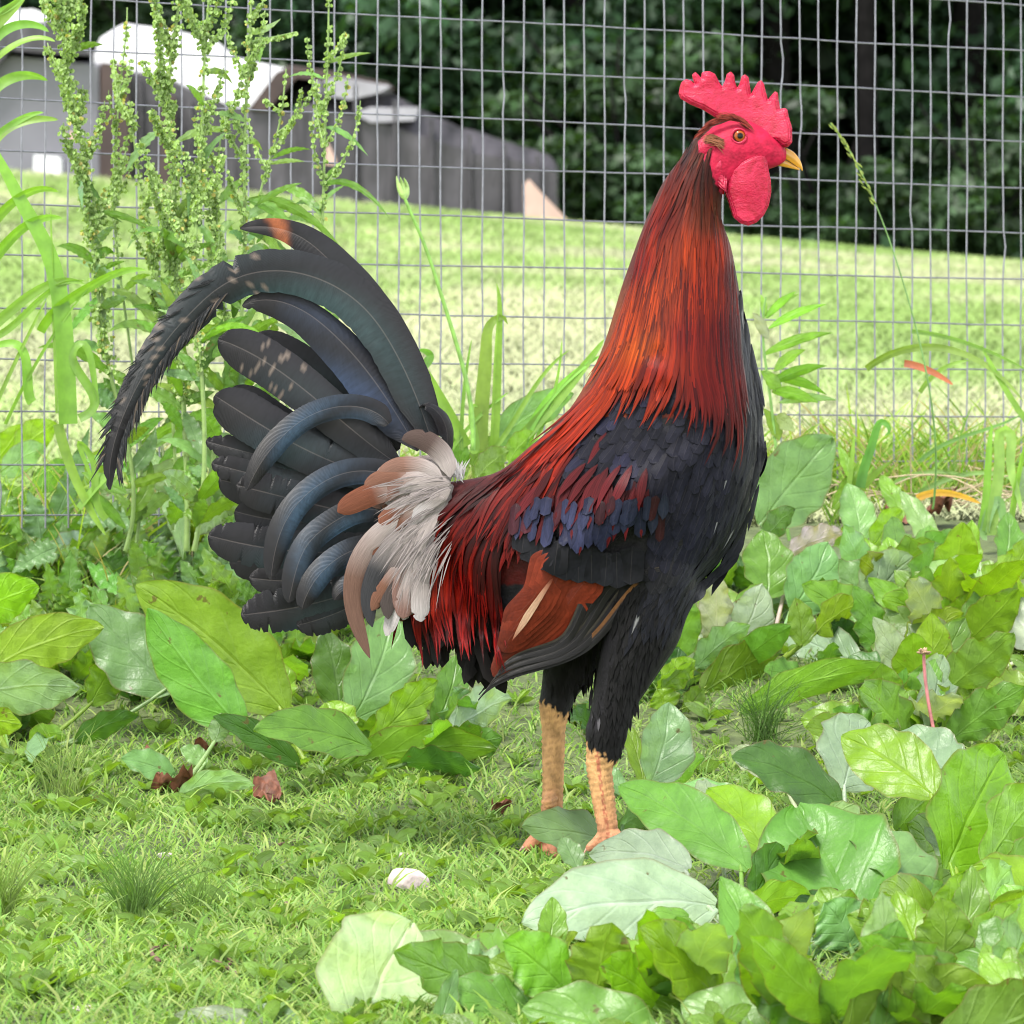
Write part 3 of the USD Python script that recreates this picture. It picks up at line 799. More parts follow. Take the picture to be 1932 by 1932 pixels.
for side in (1, -1):
    sg = side
    # bay secondaries
    for k_ in range(9):
        a = k_ / 8
        b0 = np.array([1140, 1072]) * (1 - a) + np.array([1036, 1036]) * a
        t0 = np.array([932, 1272]) * (1 - a) + np.array([966, 1180]) * a
        md = (b0 + t0) / 2 + np.array([10, 6])
        cream = False
        tone = r.uniform(.8, 1.15)

        def cc(t, s, vv, cream=cream, tone=tone):
            c = np.tile(np.array([.105, .0165, .007]) * tone, (len(t), 1)) * (1.15 - .75 * np.clip(t - .45, 0, 1) * 1.2)[:, None]
            if cream:
                m_ = (np.abs(s + .1) < .42 * np.sin(np.pi * np.clip((t - .38) / .34, 0, 1))) & (t > .38) & (t < .72)
                c[m_] = (.26, .15, .095)
            return c
        quill('secondary_feather', 'covert_look', [(*q_, sg * (max(sg * depth(q_, sg)[0][0], 100) + 7 + .8 * k_)) for q_ in (b0, b0 * .67 + t0 * .33 + [6, 4], md + [0, 0], b0 * .2 + t0 * .8, t0)], 27, cc, roll=.2 if side > 0 else math.pi - .2, n=40, nu=7, fray=.05, camber=.06)
    for pa_, pb_, hw in (((1042, 1086), (966, 1204), 7), ((1012, 1140), (996, 1196), 6)):
        line = spline([pa_, ((pa_[0] + pb_[0]) / 2 - 3, (pa_[1] + pb_[1]) / 2 + 3), pb_], 20)
        w_ = np.maximum(side * depth(line, side)[0], 100) + 18
        t_ = np.linspace(0, 1, 20)
        a_ = vane(np.column_stack([line, side * w_]), np.tile([0, 0, float(side)], (20, 1)), hw * lance(t_, .6), hw * lance(t_, .6), 5, .05, lambda t, s, vv: np.array([.135, .0225, .009]) + (np.array([.30, .19, .12]) - np.array([.135, .0225, .009])) * np.clip(np.sin(np.pi * t ** 1.3), 0, 1)[:, None] ** .8, .3, r, 0, .1)
        obj('cream_edged_secondary', (a_[0], a_[1]), 'covert_look', bird, True, a_[3], a_[2], nrm=a_[4])
    for k_ in range(6):
        a = k_ / 5
        b0 = np.array([1262, 1066]) * (1 - a) + np.array([1150, 1086]) * a
        t0 = np.array([903, 1316]) * (1 - a) + np.array([938, 1270]) * a
        md = (b0 + t0) / 2 + np.array([18, 26])
        tan = (k_ in (0, 2, 4))

        def cc(t, s, vv, tan=tan):
            c = np.tile(np.array([.0065, .0056, .0056]), (len(t), 1))
            if tan:
                c[(s > .45) & (t > .15) & (t < .85)] = (.14, .058, .017)
            else:
                c[(s > .55)] = (.034, .028, .02)
            return c
        quill('primary_feather', 'tail_feather_look', [(*q_, sg * (max(sg * depth(q_, sg)[0][0], 96) + 6 + 2.6 * (k_ % 2) + 1.2 * k_)) for q_ in (b0, b0 * .67 + t0 * .33 + [10, 12], md, b0 * .2 + t0 * .8, t0)], 10.5, cc, roll=.25 if side > 0 else math.pi - .25, prof=lambda t: np.clip(t / .1, .2, 1) ** .5 * np.clip(1 - np.clip((t - .6) / .4, 0, 1) ** 1.6, .12, 1), n=50, nu=9, fray=.1, camber=.1)

# ---- tail
TB = np.array([.0055, .0048, .006])


def tail_col(base=TB, sheen=(.014, .025, .030), amt=1.0, band=None, specks=0, worn=None):
    ph = r.uniform(0, 6)
    sheen = np.array(sheen)

    def f_(t, s, vv):
        k_ = amt * np.clip(np.sin(np.pi * np.clip(t * 1.15, 0, 1)), 0, 1) * (.55 + .45 * np.sin(t * 9 + ph + s * 2)) * np.clip(.75 - s * .5, .2, 1)
        c = base * (1 - k_)[:, None] + sheen * k_[:, None]
        if band:
            m_ = np.exp(-((t - band[0] - .02 * s) / band[1]) ** 4)
            c = c * (1 - m_)[:, None] + np.array([.20, .06, .022]) * m_[:, None]
        if worn:
            m_ = (t > worn[0]) & (t < worn[1]) & (meshkit.noise(np.stack([t * 150 + s * 9, s * 2.2 + ph, t * 0], 1), 3) > .80)
            c[m_] = np.array([.11, .085, .07])
        if specks:
            m_ = (t < .22) & (np.sin(t * 130 + s * 11) + np.sin(s * 17 + t * 40) > 1.0)
            c[m_] = (.25, .06, .02)
        return c
    return f_


def tf(pts, width, w, **kw):
    c = kw.pop('col', None) or tail_col()
    return quill('tail_feather', 'tail_feather_look', [(a, b, w + (x[0] if x else 0)) for a, b, *x in pts], width, c, **kw)


# far half of the fan first
for pts, wd in (([(715, 900), (600, 850), (430, 735)], 40), ([(725, 930), (560, 930), (410, 905)], 40), ([(730, 960), (600, 985), (440, 965)], 38), ([(735, 990), (600, 1040), (430, 1060)], 42), ([(750, 850), (640, 740), (470, 640)], 40)):
    tf(pts, wd, -46, roll=-.25, fray=.2)
tf([(822, 850), (803, 770), (752, 660), (690, 570), (622, 492), (560, 443), (510, 428), (452, 430)], [16, 26, 34, 40, 40, 34, 22, 17], -16, roll=.15, n=60, col=tail_col(amt=.25, band=(.875, .028)), fray=.05)
tf([(700, 905), (500, 862), (388, 832)], [16, 24, 26], -10, fray=.9, nu=9)
tf([(728, 946), (540, 910), (399, 874)], [18, 30, 30], -8, fray=.6)
tf([(735, 985), (619, 958), (445, 915)], 38, -2, fray=.25, roll=.1)
tf([(742, 1030), (600, 1042), (459, 1026), (393, 1010)], [30, 42, 42, 40], 2, fray=.45, roll=.1)
tf([(760, 1060), (600, 1095), (470, 1090)], [30, 36, 30], 0, fray=.5)
tf([(745, 1080), (640, 1125), (557, 1146), (455, 1160)], [24, 38, 44, 40], 6, fray=.6, roll=.1)
tf([(750, 1090), (650, 1150), (560, 1180)], [24, 34, 30], 4, fray=.6, roll=.1)
tf([(738, 905), (620, 868), (490, 800), (405, 746)], [26, 42, 46, 46], 4, fray=.18, roll=.12, wave=1.2)
tf([(758, 880), (640, 790), (500, 682), (412, 640)], [26, 40, 44, 44], 9, fray=.12, roll=.12, wave=1.2, col=tail_col(amt=.5, worn=(.6, .85)))
tf([(790, 850), (755, 792), (699, 708), (627, 628), (560, 580), (500, 566), (458, 578)], [20, 36, 44, 42, 38, 30, 22], 14, n=60, fray=.1, roll=.2, wl=1.2, wr=.7, wave=2.2, col=tail_col(sheen=(.018, .030, .060), amt=1.1))
tf([(830, 885), (814, 830), (790, 760), (746, 664), (686, 580), (594, 524), (506, 512), (430, 534), (370, 582), (318, 640), (274, 705), (240, 772), (214, 850), (209, 924)],
   [14, 30, 42, 45, 46, 45, 43, 41, 40, 36, 30, 26, 22, 19], 24, n=110, fray=.35, roll=.18, wave=1.6, col=tail_col(sheen=(.019, .036, .040), amt=1.0, worn=(.5, .85)), wl=1.0, wr=1.0)
# split, worn barbs along the outer edge of the long sickle
sp_ = Soup()
sick = spline([(594, 524), (506, 512), (430, 534), (370, 582), (318, 640), (274, 705), (240, 772), (214, 850), (209, 924)], 200)
for _ in range(240):
    k_ = int(r.uniform(55, 185))
    p, tg = sick[k_], unit(sick[min(k_ + 3, 199)] - sick[max(k_ - 3, 0)])
    nn_ = np.array([tg[1], -tg[0]]) * (1 if r.random() < .8 else -1)
    t = np.linspace(0, 1, 7)
    L_ = r.uniform(34, 66)
    wd_ = np.interp(k_, [0, 199], [34, 20])
    line = p + nn_ * (wd_ * .55) + (tg * .86 + nn_ * r.uniform(.2, .42)) * L_ * t[:, None]
    cen = np.column_stack([line, np.full(7, 24 + r.uniform(-3, 4))])
    sp_.add(*vane(cen, np.tile([.1, 0, 1.0], (7, 1)), r.uniform(1.2, 3.2) * lance(t, .3), r.uniform(1.2, 3.2) * lance(t, .3), 3, .1, (np.array([.0075, .0085, .010]) if r.random() < .85 else np.array([.06, .045, .033])) * r.uniform(.6, 1.3)))
sp_.build('frayed_barbs', 'tail_feather_look', bird, kind='stuff')
# arched coverts over the fan
for pts, wd, ww in (
        ([(735, 800), (695, 772), (640, 768), (585, 786), (533, 826), (495, 874), (468, 925)], 23, 50), ([(760, 905), (712, 890), (664, 890), (596, 920), (548, 972), (524, 1030), (514, 1092)], 25, 56),
        ([(720, 962), (675, 963), (630, 985), (585, 1024), (560, 1080), (547, 1135)], 25, 60), ([(715, 1030), (661, 1040), (606, 1082), (572, 1148)], 24, 64), ([(720, 1075), (670, 1095), (632, 1130)], 20, 58)):
    quill('arched_tail_covert', 'tail_feather_look', [(a, b, ww + 12 * math.sin(math.pi * q_ / (len(pts) - 1))) for q_, (a, b) in enumerate(pts)], wd, tail_col(TB * .8, (.024, .045, .075), 1.25), roll=.1, camber=.55, n=44,
          prof=lambda t: np.clip((t / .06), .15, 1) ** .5 * np.sqrt(np.clip(1 - np.clip((t - .7) / .3, 0, 1) ** 2, .01, 1)))
# small curled feather on top of the tail root
quill('curled_feather', 'tail_feather_look', [(838, 880, 30), (845, 830, 42), (838, 795, 52), (820, 772, 46), (800, 766, 30), (792, 772, 18)], [10, 17, 20, 18, 12, 7], tail_col(amt=.2), roll=.75, n=30, fray=.3)
# pale fluff at the tail root
GREYBR = np.array([.26, .16, .13])


def fluff_col(tipc, k0=.45):
    def f_(t, s, vv):
        m_ = np.clip((t - k0) / .35, 0, 1)[:, None]
        return np.array([.25, .215, .205]) * (1 - m_) + np.array(tipc) * .46 * m_
    return f_


root_pts = []
for k_ in range(64):
    a = r.random()
    b0 = np.array([858, 880]) * (1 - a) + np.array([800, 1030]) * a + r.normal(0, 9, 2)
    ang = math.radians(r.uniform(150, 190) - 75 * a * .9)
    L_ = r.uniform(85, 150)
    dirv = np.array([math.cos(ang), math.sin(ang)])
    p1 = b0 + dirv * L_ * .55
    p2 = b0 + dirv * L_ + np.array([0, 18 + 14 * a])
    root_pts.append((b0, p1, p2, L_))
for b0, p1, p2, L_ in sorted(root_pts, key=lambda q_: q_[0][1] * -.3 - q_[0][0]):
    ww = r.uniform(52, 84)
    tipc = [(.30, .17, .14), (.46, .40, .38), (.24, .11, .07), (.60, .55, .54)][int(r.integers(4))]
    quill('tail_root_feather', 'fluff_look', [(*b0, ww), (*p1, ww + 18), (*p2, ww + 8)], r.uniform(13, 22), fluff_col(tipc, r.uniform(.25, .6)), roll=r.normal(.1, .2), n=40, nu=7, fray=.3, camber=.3)
for pts, wd, c_ in (
        ([(815, 960), (745, 985), (690, 1040), (668, 1110), (682, 1190), (700, 1238)], [8, 18, 20, 18, 15, 8], (.20, .11, .08)), ([(830, 930), (770, 900), (720, 905), (690, 920)], [10, 20, 20, 14], (.26, .12, .08)),
        ([(800, 930), (730, 925), (675, 945), (640, 965)], [10, 20, 22, 18], (.22, .075, .04)), ([(815, 985), (765, 1010), (722, 1060), (700, 1130), (705, 1180)], [10, 18, 20, 18, 10], (.05, .05, .055)),
        ([(820, 1000), (775, 1040), (742, 1100), (735, 1165)], [10, 18, 20, 12], (.09, .07, .065)), ([(835, 900), (790, 880), (740, 885), (715, 905)], [10, 18, 18, 12], (.30, .16, .12)),
        ([(840, 940), (780, 950), (730, 990), (705, 1045)], [12, 22, 22, 16], (.26, .10, .06)), ([(850, 900), (835, 855), (800, 830), (760, 830)], [12, 20, 20, 12], (.12, .08, .07))):
    quill('tail_root_feather', 'fluff_look', [(a, b, 92 + 8 * math.sin(q_)) for q_, (a, b) in enumerate(pts)], wd, fluff_col(c_, .22), n=24, nu=7, fray=.12, camber=.35, roll=.1)
# white down at the root's back edge and loose strands over the fluff
sp_ = Soup()
for _ in range(260):
    a = r.random()
    b0 = np.array([868, 905]) * (1 - a) + np.array([838, 860]) * a + r.normal(0, 5, 2)
    d = np.array([r.normal(-.3, .35), -1 + a * .6])
    L_ = r.uniform(14, 30)
    cen = np.column_stack([b0[0] + np.linspace(0, 1, 5) * L_ * d[0], b0[1] + np.linspace(0, 1, 5) * L_ * d[1], np.full(5, r.uniform(-20, 50))])
    sp_.add(*vane(cen, np.tile([0, 0, 1.0], (5, 1)), 1.4 * lance(np.linspace(0, 1, 5)), 1.4 * lance(np.linspace(0, 1, 5)), 3, 0, np.array([.40, .38, .38])))
for _ in range(150):
    b0 = np.array([r.uniform(770, 860), r.uniform(895, 1060)])
    ang = math.radians(np.interp(b0[1], [890, 1060], [186, 108]) + r.normal(0, 7))
    L_ = r.uniform(40, 95)
    t = np.linspace(0, 1, 7)
    cen = np.column_stack([b0[0] + t * L_ * math.cos(ang), b0[1] + t * L_ * math.sin(ang) + 14 * t ** 2, 92 + 14 * np.sin(t * 2) + r.normal(0, 4)])
    sp_.add(*vane(cen, np.tile([0, 0, 1.0], (7, 1)), 1.0 * lance(t), 1.0 * lance(t), 3, 0, np.array([.25, .215, .21]) * r.uniform(.5, 1.1)))
sp_.build('white_down', 'fluff_look', bird, kind='stuff')


# ---- head
def HD(pts):
    """Points measured on an enlarged head."""
    return [(1197.8 + .2 * x, 77.3 + .2 * y) for x, y in pts]


def slab(outline, w0, half, layers, refine=2.6, it=10, bow=None):
    """A fleshy flap: stacked, rounded layers of an outline."""
    cs = m3.CrossSection([[(float(a), float(b)) for a, b in outline]], m3.FillRule.NonZero)
    parts = []
    for off, h in layers:
        c_ = cs.offset(off, m3.JoinType.Round, 2.0, 16) if off else cs
        parts.append(c_.extrude(2 * h * half).translate([0, 0, -h * half]))
    m_ = m3.Manifold.batch_boolean(parts, m3.OpType.Add).refine_to_length(refine).to_mesh()
    t_ = trimesh.Trimesh(np.array(m_.vert_properties[:, :3], float), np.array(m_.tri_verts), process=True)
    trimesh.smoothing.filter_taubin(t_, .5, .52, iterations=it)
    v_ = np.array(t_.vertices)
    v_[:, 2] += w0 if bow is None else w0 + bow(v_)
    return v_, np.array(t_.faces)


comb = HD([(755, 720), (640, 650), (520, 600), (430, 545), (412, 500), (425, 430), (440, 390), (480, 363), (530, 378), (560, 405), (545, 350), (540, 320), (570, 296), (603, 325), (622, 348), (632, 300), (665, 288), (705, 288),
           (755, 312), (780, 360), (795, 395), (825, 428), (850, 380), (868, 312), (905, 288), (936, 318), (945, 380), (965, 442), (985, 410), (1010, 332), (1040, 314), (1072, 340), (1085, 420), (1097, 497), (1130, 440),
           (1163, 385), (1190, 370), (1217, 400), (1235, 480), (1255, 552), (1290, 510), (1322, 476), (1348, 490), (1355, 560), (1370, 642), (1410, 633), (1437, 650), (1450, 720), (1480, 820), (1480, 960), (1442, 1003),
           (1390, 1008), (1330, 965), (1250, 960), (1180, 900), (1100, 850), (1000, 800), (880, 760)])
LAY = [(0, .28), (-2.2, .62), (-4.5, .85), (-8, 1.0)]
cv, cf = slab(comb, 0, 15, LAY, bow=lambda v_: 5 * np.sin(v_[:, 0] * .03))
thick = np.clip((v_y := cv[:, 1]) - 170, 0, 90) / 90
cv[:, 2] *= 1 + .9 * thick
obj('comb', (W(cv), cf[:, ::-1]), 'comb_look', bird)
watt = HD([(850, 1440), (868, 1300), (900, 1215), (960, 1165), (1060, 1110), (1180, 1060), (1232, 1090), (1247, 1200), (1275, 1330), (1278, 1440), (1255, 1560), (1210, 1650), (1140, 1720), (1060, 1752), (990, 1730), (930, 1680), (905, 1600), (880, 1520)])
for sg in (1, -1):
    v_, f_ = slab(watt, 0, 9, [(0, .3), (-3, .7), (-6, 1.0)], it=10)
    y0 = (v_[:, 1] - 290) / 140
    v_[:, 2] += 38 - 6 * y0 + 5 * np.sin((v_[:, 0] - 1380) * .06) + 4 * np.exp(-((v_[:, 0] - 1408) ** 2 + (v_[:, 1] - 350) ** 2) / 900)
    v_[:, 2] *= sg
    v_[:, 1] -= 0 if sg > 0 else 6
    obj('wattle', (W(v_), f_[:, ::-1] if sg > 0 else f_), 'comb_look', bird)
lobe = HD([(585, 960), (640, 912), (720, 925), (790, 1010), (835, 1090), (840, 1190), (860, 1330), (850, 1440), (800, 1400), (740, 1330), (640, 1240), (600, 1150)])
for sg in (1, -1):
    v_, f_ = slab(lobe, 0, 8, [(0, .3), (-3, .7), (-7, 1.0)], it=10)
    v_[:, 2] += 46 + 3 * np.sin(v_[:, 1] * .12 + v_[:, 0] * .08)
    v_[:, 2] *= sg
    obj('ear_lobe', (W(v_), f_[:, ::-1] if sg > 0 else f_), 'comb_look', bird)
    # ear tuft
    sp_ = Soup()
    for _ in range(110):
        b0 = np.array(HD([(820 + r.normal(0, 12), 985 + r.normal(0, 28))])[0])
        t = np.linspace(0, 1, 6)
        d = np.array(HD([(635 + r.normal(0, 14), 945 + r.normal(0, 26))])[0]) - b0
        d = d * r.uniform(.6, 1.05)
        cen = np.column_stack([b0[0] + d[0] * t, b0[1] + d[1] * t - 3 * np.sin(t * 3.1), sg * (55 + 5 * np.sin(t * 3.1) + r.normal(0, 1))])
        sp_.add(*vane(cen, np.tile([0, 0, float(sg)], (6, 1)), 1.0 * lance(t), 1.0 * lance(t), 3, 0, np.array([.20, .075, .04]) * r.uniform(.5, 1.2)))
    sp_.build('ear_tuft', 'fluff_look', bird, kind='stuff')
    # eye
    ec = np.array([*HD([(970, 915)])[0], sg * 47.0])
    es = trimesh.creation.icosphere(4, 13.0)
    ev = np.array(es.vertices)
    ev[:, 2] *= .75
    rr_ = np.hypot(ev[:, 0] - 2.0, ev[:, 1] + .5)
    rim = np.hypot(ev[:, 0], ev[:, 1])
    ecol = np.where((rr_ < 6.0)[:, None], (.004, .004, .004), np.where((rr_ < 10.3)[:, None], (.22, .05, .008), (.05, .01, .008)))
    ring_ = ((rr_ >= 5.4) & (rr_ < 6.6))[:, None]
    ecol = np.where(ring_, (.14, .04, .012), ecol)
    obj('eye', (W(ev * [1, 1, sg] + ec), np.array(es.faces)[:, ::-1] if sg > 0 else np.array(es.faces)), 'eye_look', bird, True, None, ecol)
    a_ = np.linspace(0, 2 * np.pi, 40)
    lid = np.column_stack([ec[0] + 13.6 * np.cos(a_), ec[1] + 12.6 * np.sin(a_) - 1.0 * (np.sin(a_) < 0), np.full(40, sg * 52.0)])
    lv, lf = tube(lid, 2.3 + .6 * np.sin(a_ * 2), 8, cap=False)
    obj('eyelid', (W(lv), lf), 'comb_look', bird)
    # feathered brow
    sp_ = Soup()
    for _ in range(170):
        x_ = r.uniform(640, 1120)
        y_ = np.interp(x_, [640, 760, 880, 1000, 1120], [880, 760, 730, 770, 860]) + r.normal(0, 16)
        b0 = np.array(HD([(x_, y_)])[0])
        dx, dy = -1.0, np.interp(x_, [640, 760, 880, 1000, 1120], [.75, .55, .1, -.55, -.9])
        d = np.array([dx, dy]) / np.hypot(dx, dy) * r.uniform(16, 32)
        t = np.linspace(0, 1, 5)
        cen = np.column_stack([b0[0] + d[0] * t, b0[1] + d[1] * t, sg * (np.interp(x_, [640, 1120], [44, 46]) + 4 * t + r.normal(0, 2))])
        sp_.add(*vane(cen, np.tile([0, -.4, float(sg)], (5, 1)), 0.9 * lance(t), 0.9 * lance(t), 3, .1, np.array([.14, .022, .014]) * r.uniform(.45, 1.4)))
    sp_.build('brow_feathers', 'hackle_look', bird, kind='stuff')


def beak_part(name, pairs, lat, colf):
    p_ = np.array([HD(x) for x in pairs])                      # n x 2 x 2
    n_ = 26
    t_ = np.linspace(0, 1, len(p_))
    pp = PchipInterpolator(t_, p_.reshape(len(p_), 4))(np.linspace(0, 1, n_)).reshape(n_, 2, 2)
    lt = PchipInterpolator(t_, np.array(lat) * .2)(np.linspace(0, 1, n_))
    a_ = np.linspace(0, 2 * np.pi, 20, endpoint=False)
    rings_ = []
    for (q0, q1), l_ in zip(pp, lt):
        c_, e_ = (q0 + q1) / 2, (q0 - q1) / 2
        rings_.append(np.stack([c_[0] + e_[0] * np.cos(a_), c_[1] + e_[1] * np.cos(a_), l_ * np.sin(a_)], 1))
    v_ = np.array(rings_).reshape(-1, 3)
    ii, jj = np.meshgrid(np.arange(n_ - 1), np.arange(20), indexing='ij')
    q_ = np.stack([ii * 20 + jj, (ii + 1) * 20 + jj, (ii + 1) * 20 + (jj + 1) % 20, ii * 20 + (jj + 1) % 20], -1).reshape(-1, 4)
    obj(name, (W(v_), quads(q_)), 'vcol_gloss', bird, True, None, colf(v_))


YEL, HORN = np.array([.42, .20, .02]), np.array([.08, .036, .024])
beak_part('upper_beak', [((1235, 1045), (1240, 1075)), ((1300, 1022), (1300, 1085)), ((1400, 1006), (1400, 1110)), ((1480, 1034), (1475, 1150)), ((1540, 1095), (1528, 1185)), ((1575, 1165), (1562, 1208)), ((1584, 1222), (1576, 1226))],
          [30, 40, 42, 34, 22, 12, 2], lambda v_: YEL + (HORN - YEL) * np.clip((1462 - v_[:, 0]) / 14, 0, 1)[:, None] * np.clip((v_[:, 1] - 281) / 8, .35, 1)[:, None])
beak_part('lower_beak', [((1240, 1085), (1250, 1150)), ((1330, 1095), (1330, 1175)), ((1420, 1125), (1410, 1190)), ((1490, 1165), (1480, 1205)), ((1555, 1208), (1552, 1220))],
          [30, 34, 30, 20, 4], lambda v_: YEL * .95 + (HORN * 1.6 - YEL) * np.clip((1466 - v_[:, 0]) / 10, 0, 1)[:, None])
for sg in (1, -1):
    nv = trimesh.creation.icosphere(3, 1.0)
    vv = np.array(nv.vertices) * [6.5, 3.4, 2.5]
    vv = vv @ np.array([[.92, .38, 0], [-.38, .92, 0], [0, 0, 1]])
    obj('nostril_flap', (W(vv + [*HD([(1335, 985)])[0], sg * 13]), np.array(nv.faces)), 'comb_look', bird)
# claws
for a_, b_, r_ in (((998, 1601, -70), (978, 1613, -64), 6), ((1058, 1631, -34), (1064, 1641, -14), 7), ((1034, 1620, -72), (1030, 1636, -60), 6), ((1138, 1624, -116), (1158, 1634, -120), 6), ((1113, 1591, 80), (1099, 1606, 78), 5.5),
                   ((1248, 1628, 136), (1268, 1638, 142), 6), ((1272, 1626, 88), (1292, 1636, 88), 6), ((1208, 1618, 46), (1226, 1630, 40), 6)):
    p_ = np.array(a_, float) + (np.array(b_, float) - a_) * np.linspace(0, 1, 7)[:, None] - np.array([0, 3, 0]) * np.sin(np.linspace(0, 3.1, 7))[:, None]
    tv, tfc = tube(p_, np.linspace(r_, .8, 7), 8)
    obj('claw', (W(tv), tfc), 'vcol_gloss', bird, True, None, np.array([.36, .21, .16]))
#--PART3--
# ------------------------------------------------------------------ broad-leaved plants
COL = {'bright': (.120, .235, .022), 'mid': (.095, .205, .030), 'pale': (.150, .27, .090), 'dark': (.042, .108, .018), 'blue': (.098, .190, .070), 'white': (.34, .38, .28), 'yellow': (.135, .255, .012), 'grey': (.20, .28, .165)}
lr = np.random.default_rng(77)


def leaf_mesh(base, tip, width, col, tilt=0.2, arch=0.1, fold=0.12, ruffle=(0.03, 3.0), shape='ovate', nt=24, nu=9, curl=0.0, root=None, twist=0.0, rng=lr):
    """A leaf between two points of the scene; width in metres, tilt turns its face about its own line."""
    base, tip = np.asarray(base, float), np.asarray(tip, float)
    L = np.linalg.norm(tip - base)
    side0 = unit(np.cross([0, 1.0, 0], tip - base))
    bow = np.array([0, 0, 1.0]) if abs(unit(tip - base)[2]) < .75 else side0
    t = np.linspace(0, 1, nt)[:, None]
    mid = (base + tip) / 2 + bow * arch * L
    cen = (1 - t) ** 2 * base + 2 * t * (1 - t) * mid + t ** 2 * tip
    T = unit(np.gradient(cen, axis=0))
    si = unit(np.cross(np.tile([0, 1.0, 0], (nt, 1)), T))
    dd = unit(np.cross(T, si))
    ph = tilt + twist * (t - .5)
    A = np.cos(ph) * si + np.sin(ph) * dd
    N = np.cross(A, T)
    if N[:, 2].mean() < 0:
        A, N = -A, -N
    tv = t[:, 0]
    if shape == 'ovate':
        w = np.sin(np.pi * np.clip(tv * .985 + .012, 0, 1) ** .85) ** .72
    elif shape == 'obovate':
        w = np.sin(np.pi * np.clip(tv * .985 + .008, 0, 1) ** 1.25) ** .7
    else:
        w = np.sin(np.pi * np.clip(tv * .98 + .015, 0, 1) ** .8) ** .95
    s = np.linspace(-1, 1, nu)
    p1, p2, p3 = rng.uniform(0, 6.28, 3)
    amp, fr = ruffle
    jag = 1 + .025 * np.sin(tv[:, None] * 31 + p1 + s * 2) * np.abs(s) + .03 * np.sin(tv[:, None] * 17 + p2) * np.abs(s)
    wd = s[None] * w[:, None] * width / 2 * jag
    sgn = np.sign(s)[None]
    h = fold * np.abs(wd) + amp * width * np.abs(s[None]) ** 2.2 * np.sin(2 * np.pi * fr * tv[:, None] + sgn * p1 + p2) * np.minimum(1, w[:, None] * 1.4)
    h = h + .022 * width * np.sin(tv[:, None] * 15 + p3) * np.cos(s[None] * 4 + p2) + .06 * width * (meshkit.fbm(np.stack(np.broadcast_arrays(tv[:, None] * 6 + p1 * 9, s[None] * 2.2 + p2 * 5, p3), -1), 3) - .5) - curl * width * np.abs(s[None]) ** 3
    v = cen[:, None] + A[:, None] * wd[..., None] + N[:, None] * h[..., None]
    uv = np.stack(np.broadcast_arrays((s[None] + 1) / 2, tv[:, None]), -1).reshape(-1, 2)
    f = quads(grid_faces(nt, nu))
    n0 = np.cross(v[nt // 2, nu // 2 + 1] - v[nt // 2, nu // 2], v[nt // 2 + 1, nu // 2] - v[nt // 2, nu // 2])
    if np.dot(n0, N[nt // 2]) < 0:
        f = f[:, ::-1]
    c = np.tile(np.asarray(col, float), (nt * nu, 1))
    edge = np.clip((np.abs(s) - .86) / .14, 0, 1)
    c = c * (1 - .15 * np.tile(edge, nt))[:, None]
    sp_ = Soup()
    sp_.add(v.reshape(-1, 3), f, c, uv)
    if root is not None:
        root = np.asarray(root, float)
        m_ = (root + base) / 2 + np.array([0, 0, -0.12 * np.linalg.norm(base - root)])
        tt_ = np.linspace(0, 1, 9)[:, None]
        pc = (1 - tt_) ** 2 * root + 2 * tt_ * (1 - tt_) * m_ + tt_ ** 2 * (base + (tip - base) * .05)
        pv, pf = tube(pc, np.linspace(.0026, .0016, 9), 6)
        sp_.add(pv, pf, np.array(col) * 1.15 + np.array([.03, .02, .01]), np.tile([.5, .5], (len(pv), 1)))
    return sp_


def jitter(col, rng, a=.12):
    c = np.array(COL[col] if isinstance(col, str) else col)
    g = rng.normal(1, a)
    return np.clip(c * g * (1 + rng.normal(0, .06, 3)), .004, .8)


PLANTS = []


def plant(label, root, leaves, mat_='leaf', name='broadleaf_plant', cat='plant', group=None, shape='ovate', ruffle=(.05, 3.5), y=None, petiole=True):
    """root (u, v): where it grows; each leaf (u, v, u, v, width, how far its base and its tip stand before or behind the root, tilt in degrees, colour, extra)."""
    yr = y or y_at(*root)
    rp = P(root[0], root[1], yr)
    rp[2] = ground_h(rp[0], yr) - .003
    if group:
        c_ = np.array([q_[0] for q_ in PLANTS])
        t_ = PLANTS[int(np.argmin(np.linalg.norm((c_ - rp) * [1, .8, 0], axis=1)))][1]
    else:
        t_ = thing(name, label, cat, rp)
        PLANTS.append((rp, t_))
    for L in leaves:
        u0, v0, u1, v1, w_, db, dt, tilt, c_ = L[:9]
        ex = dict(L[9]) if len(L) > 9 else {}
        yb, yt = yr + db, yr + dt
        a = math.radians(tilt)
        rf = ex.pop('ruffle', ruffle)
        sp_ = leaf_mesh(P(u0, v0, yb), P(u1, v1, yt), w_ * PX((yb + yt) / 2) / max(.35, math.cos(a)), jitter(c_, lr), a, ruffle=rf, shape=ex.pop('shape', shape), root=rp if petiole and ex.pop('pet', True) else None, **ex)
        sp_.build('leaf', mat_, t_)
    return t_


R_ = dict
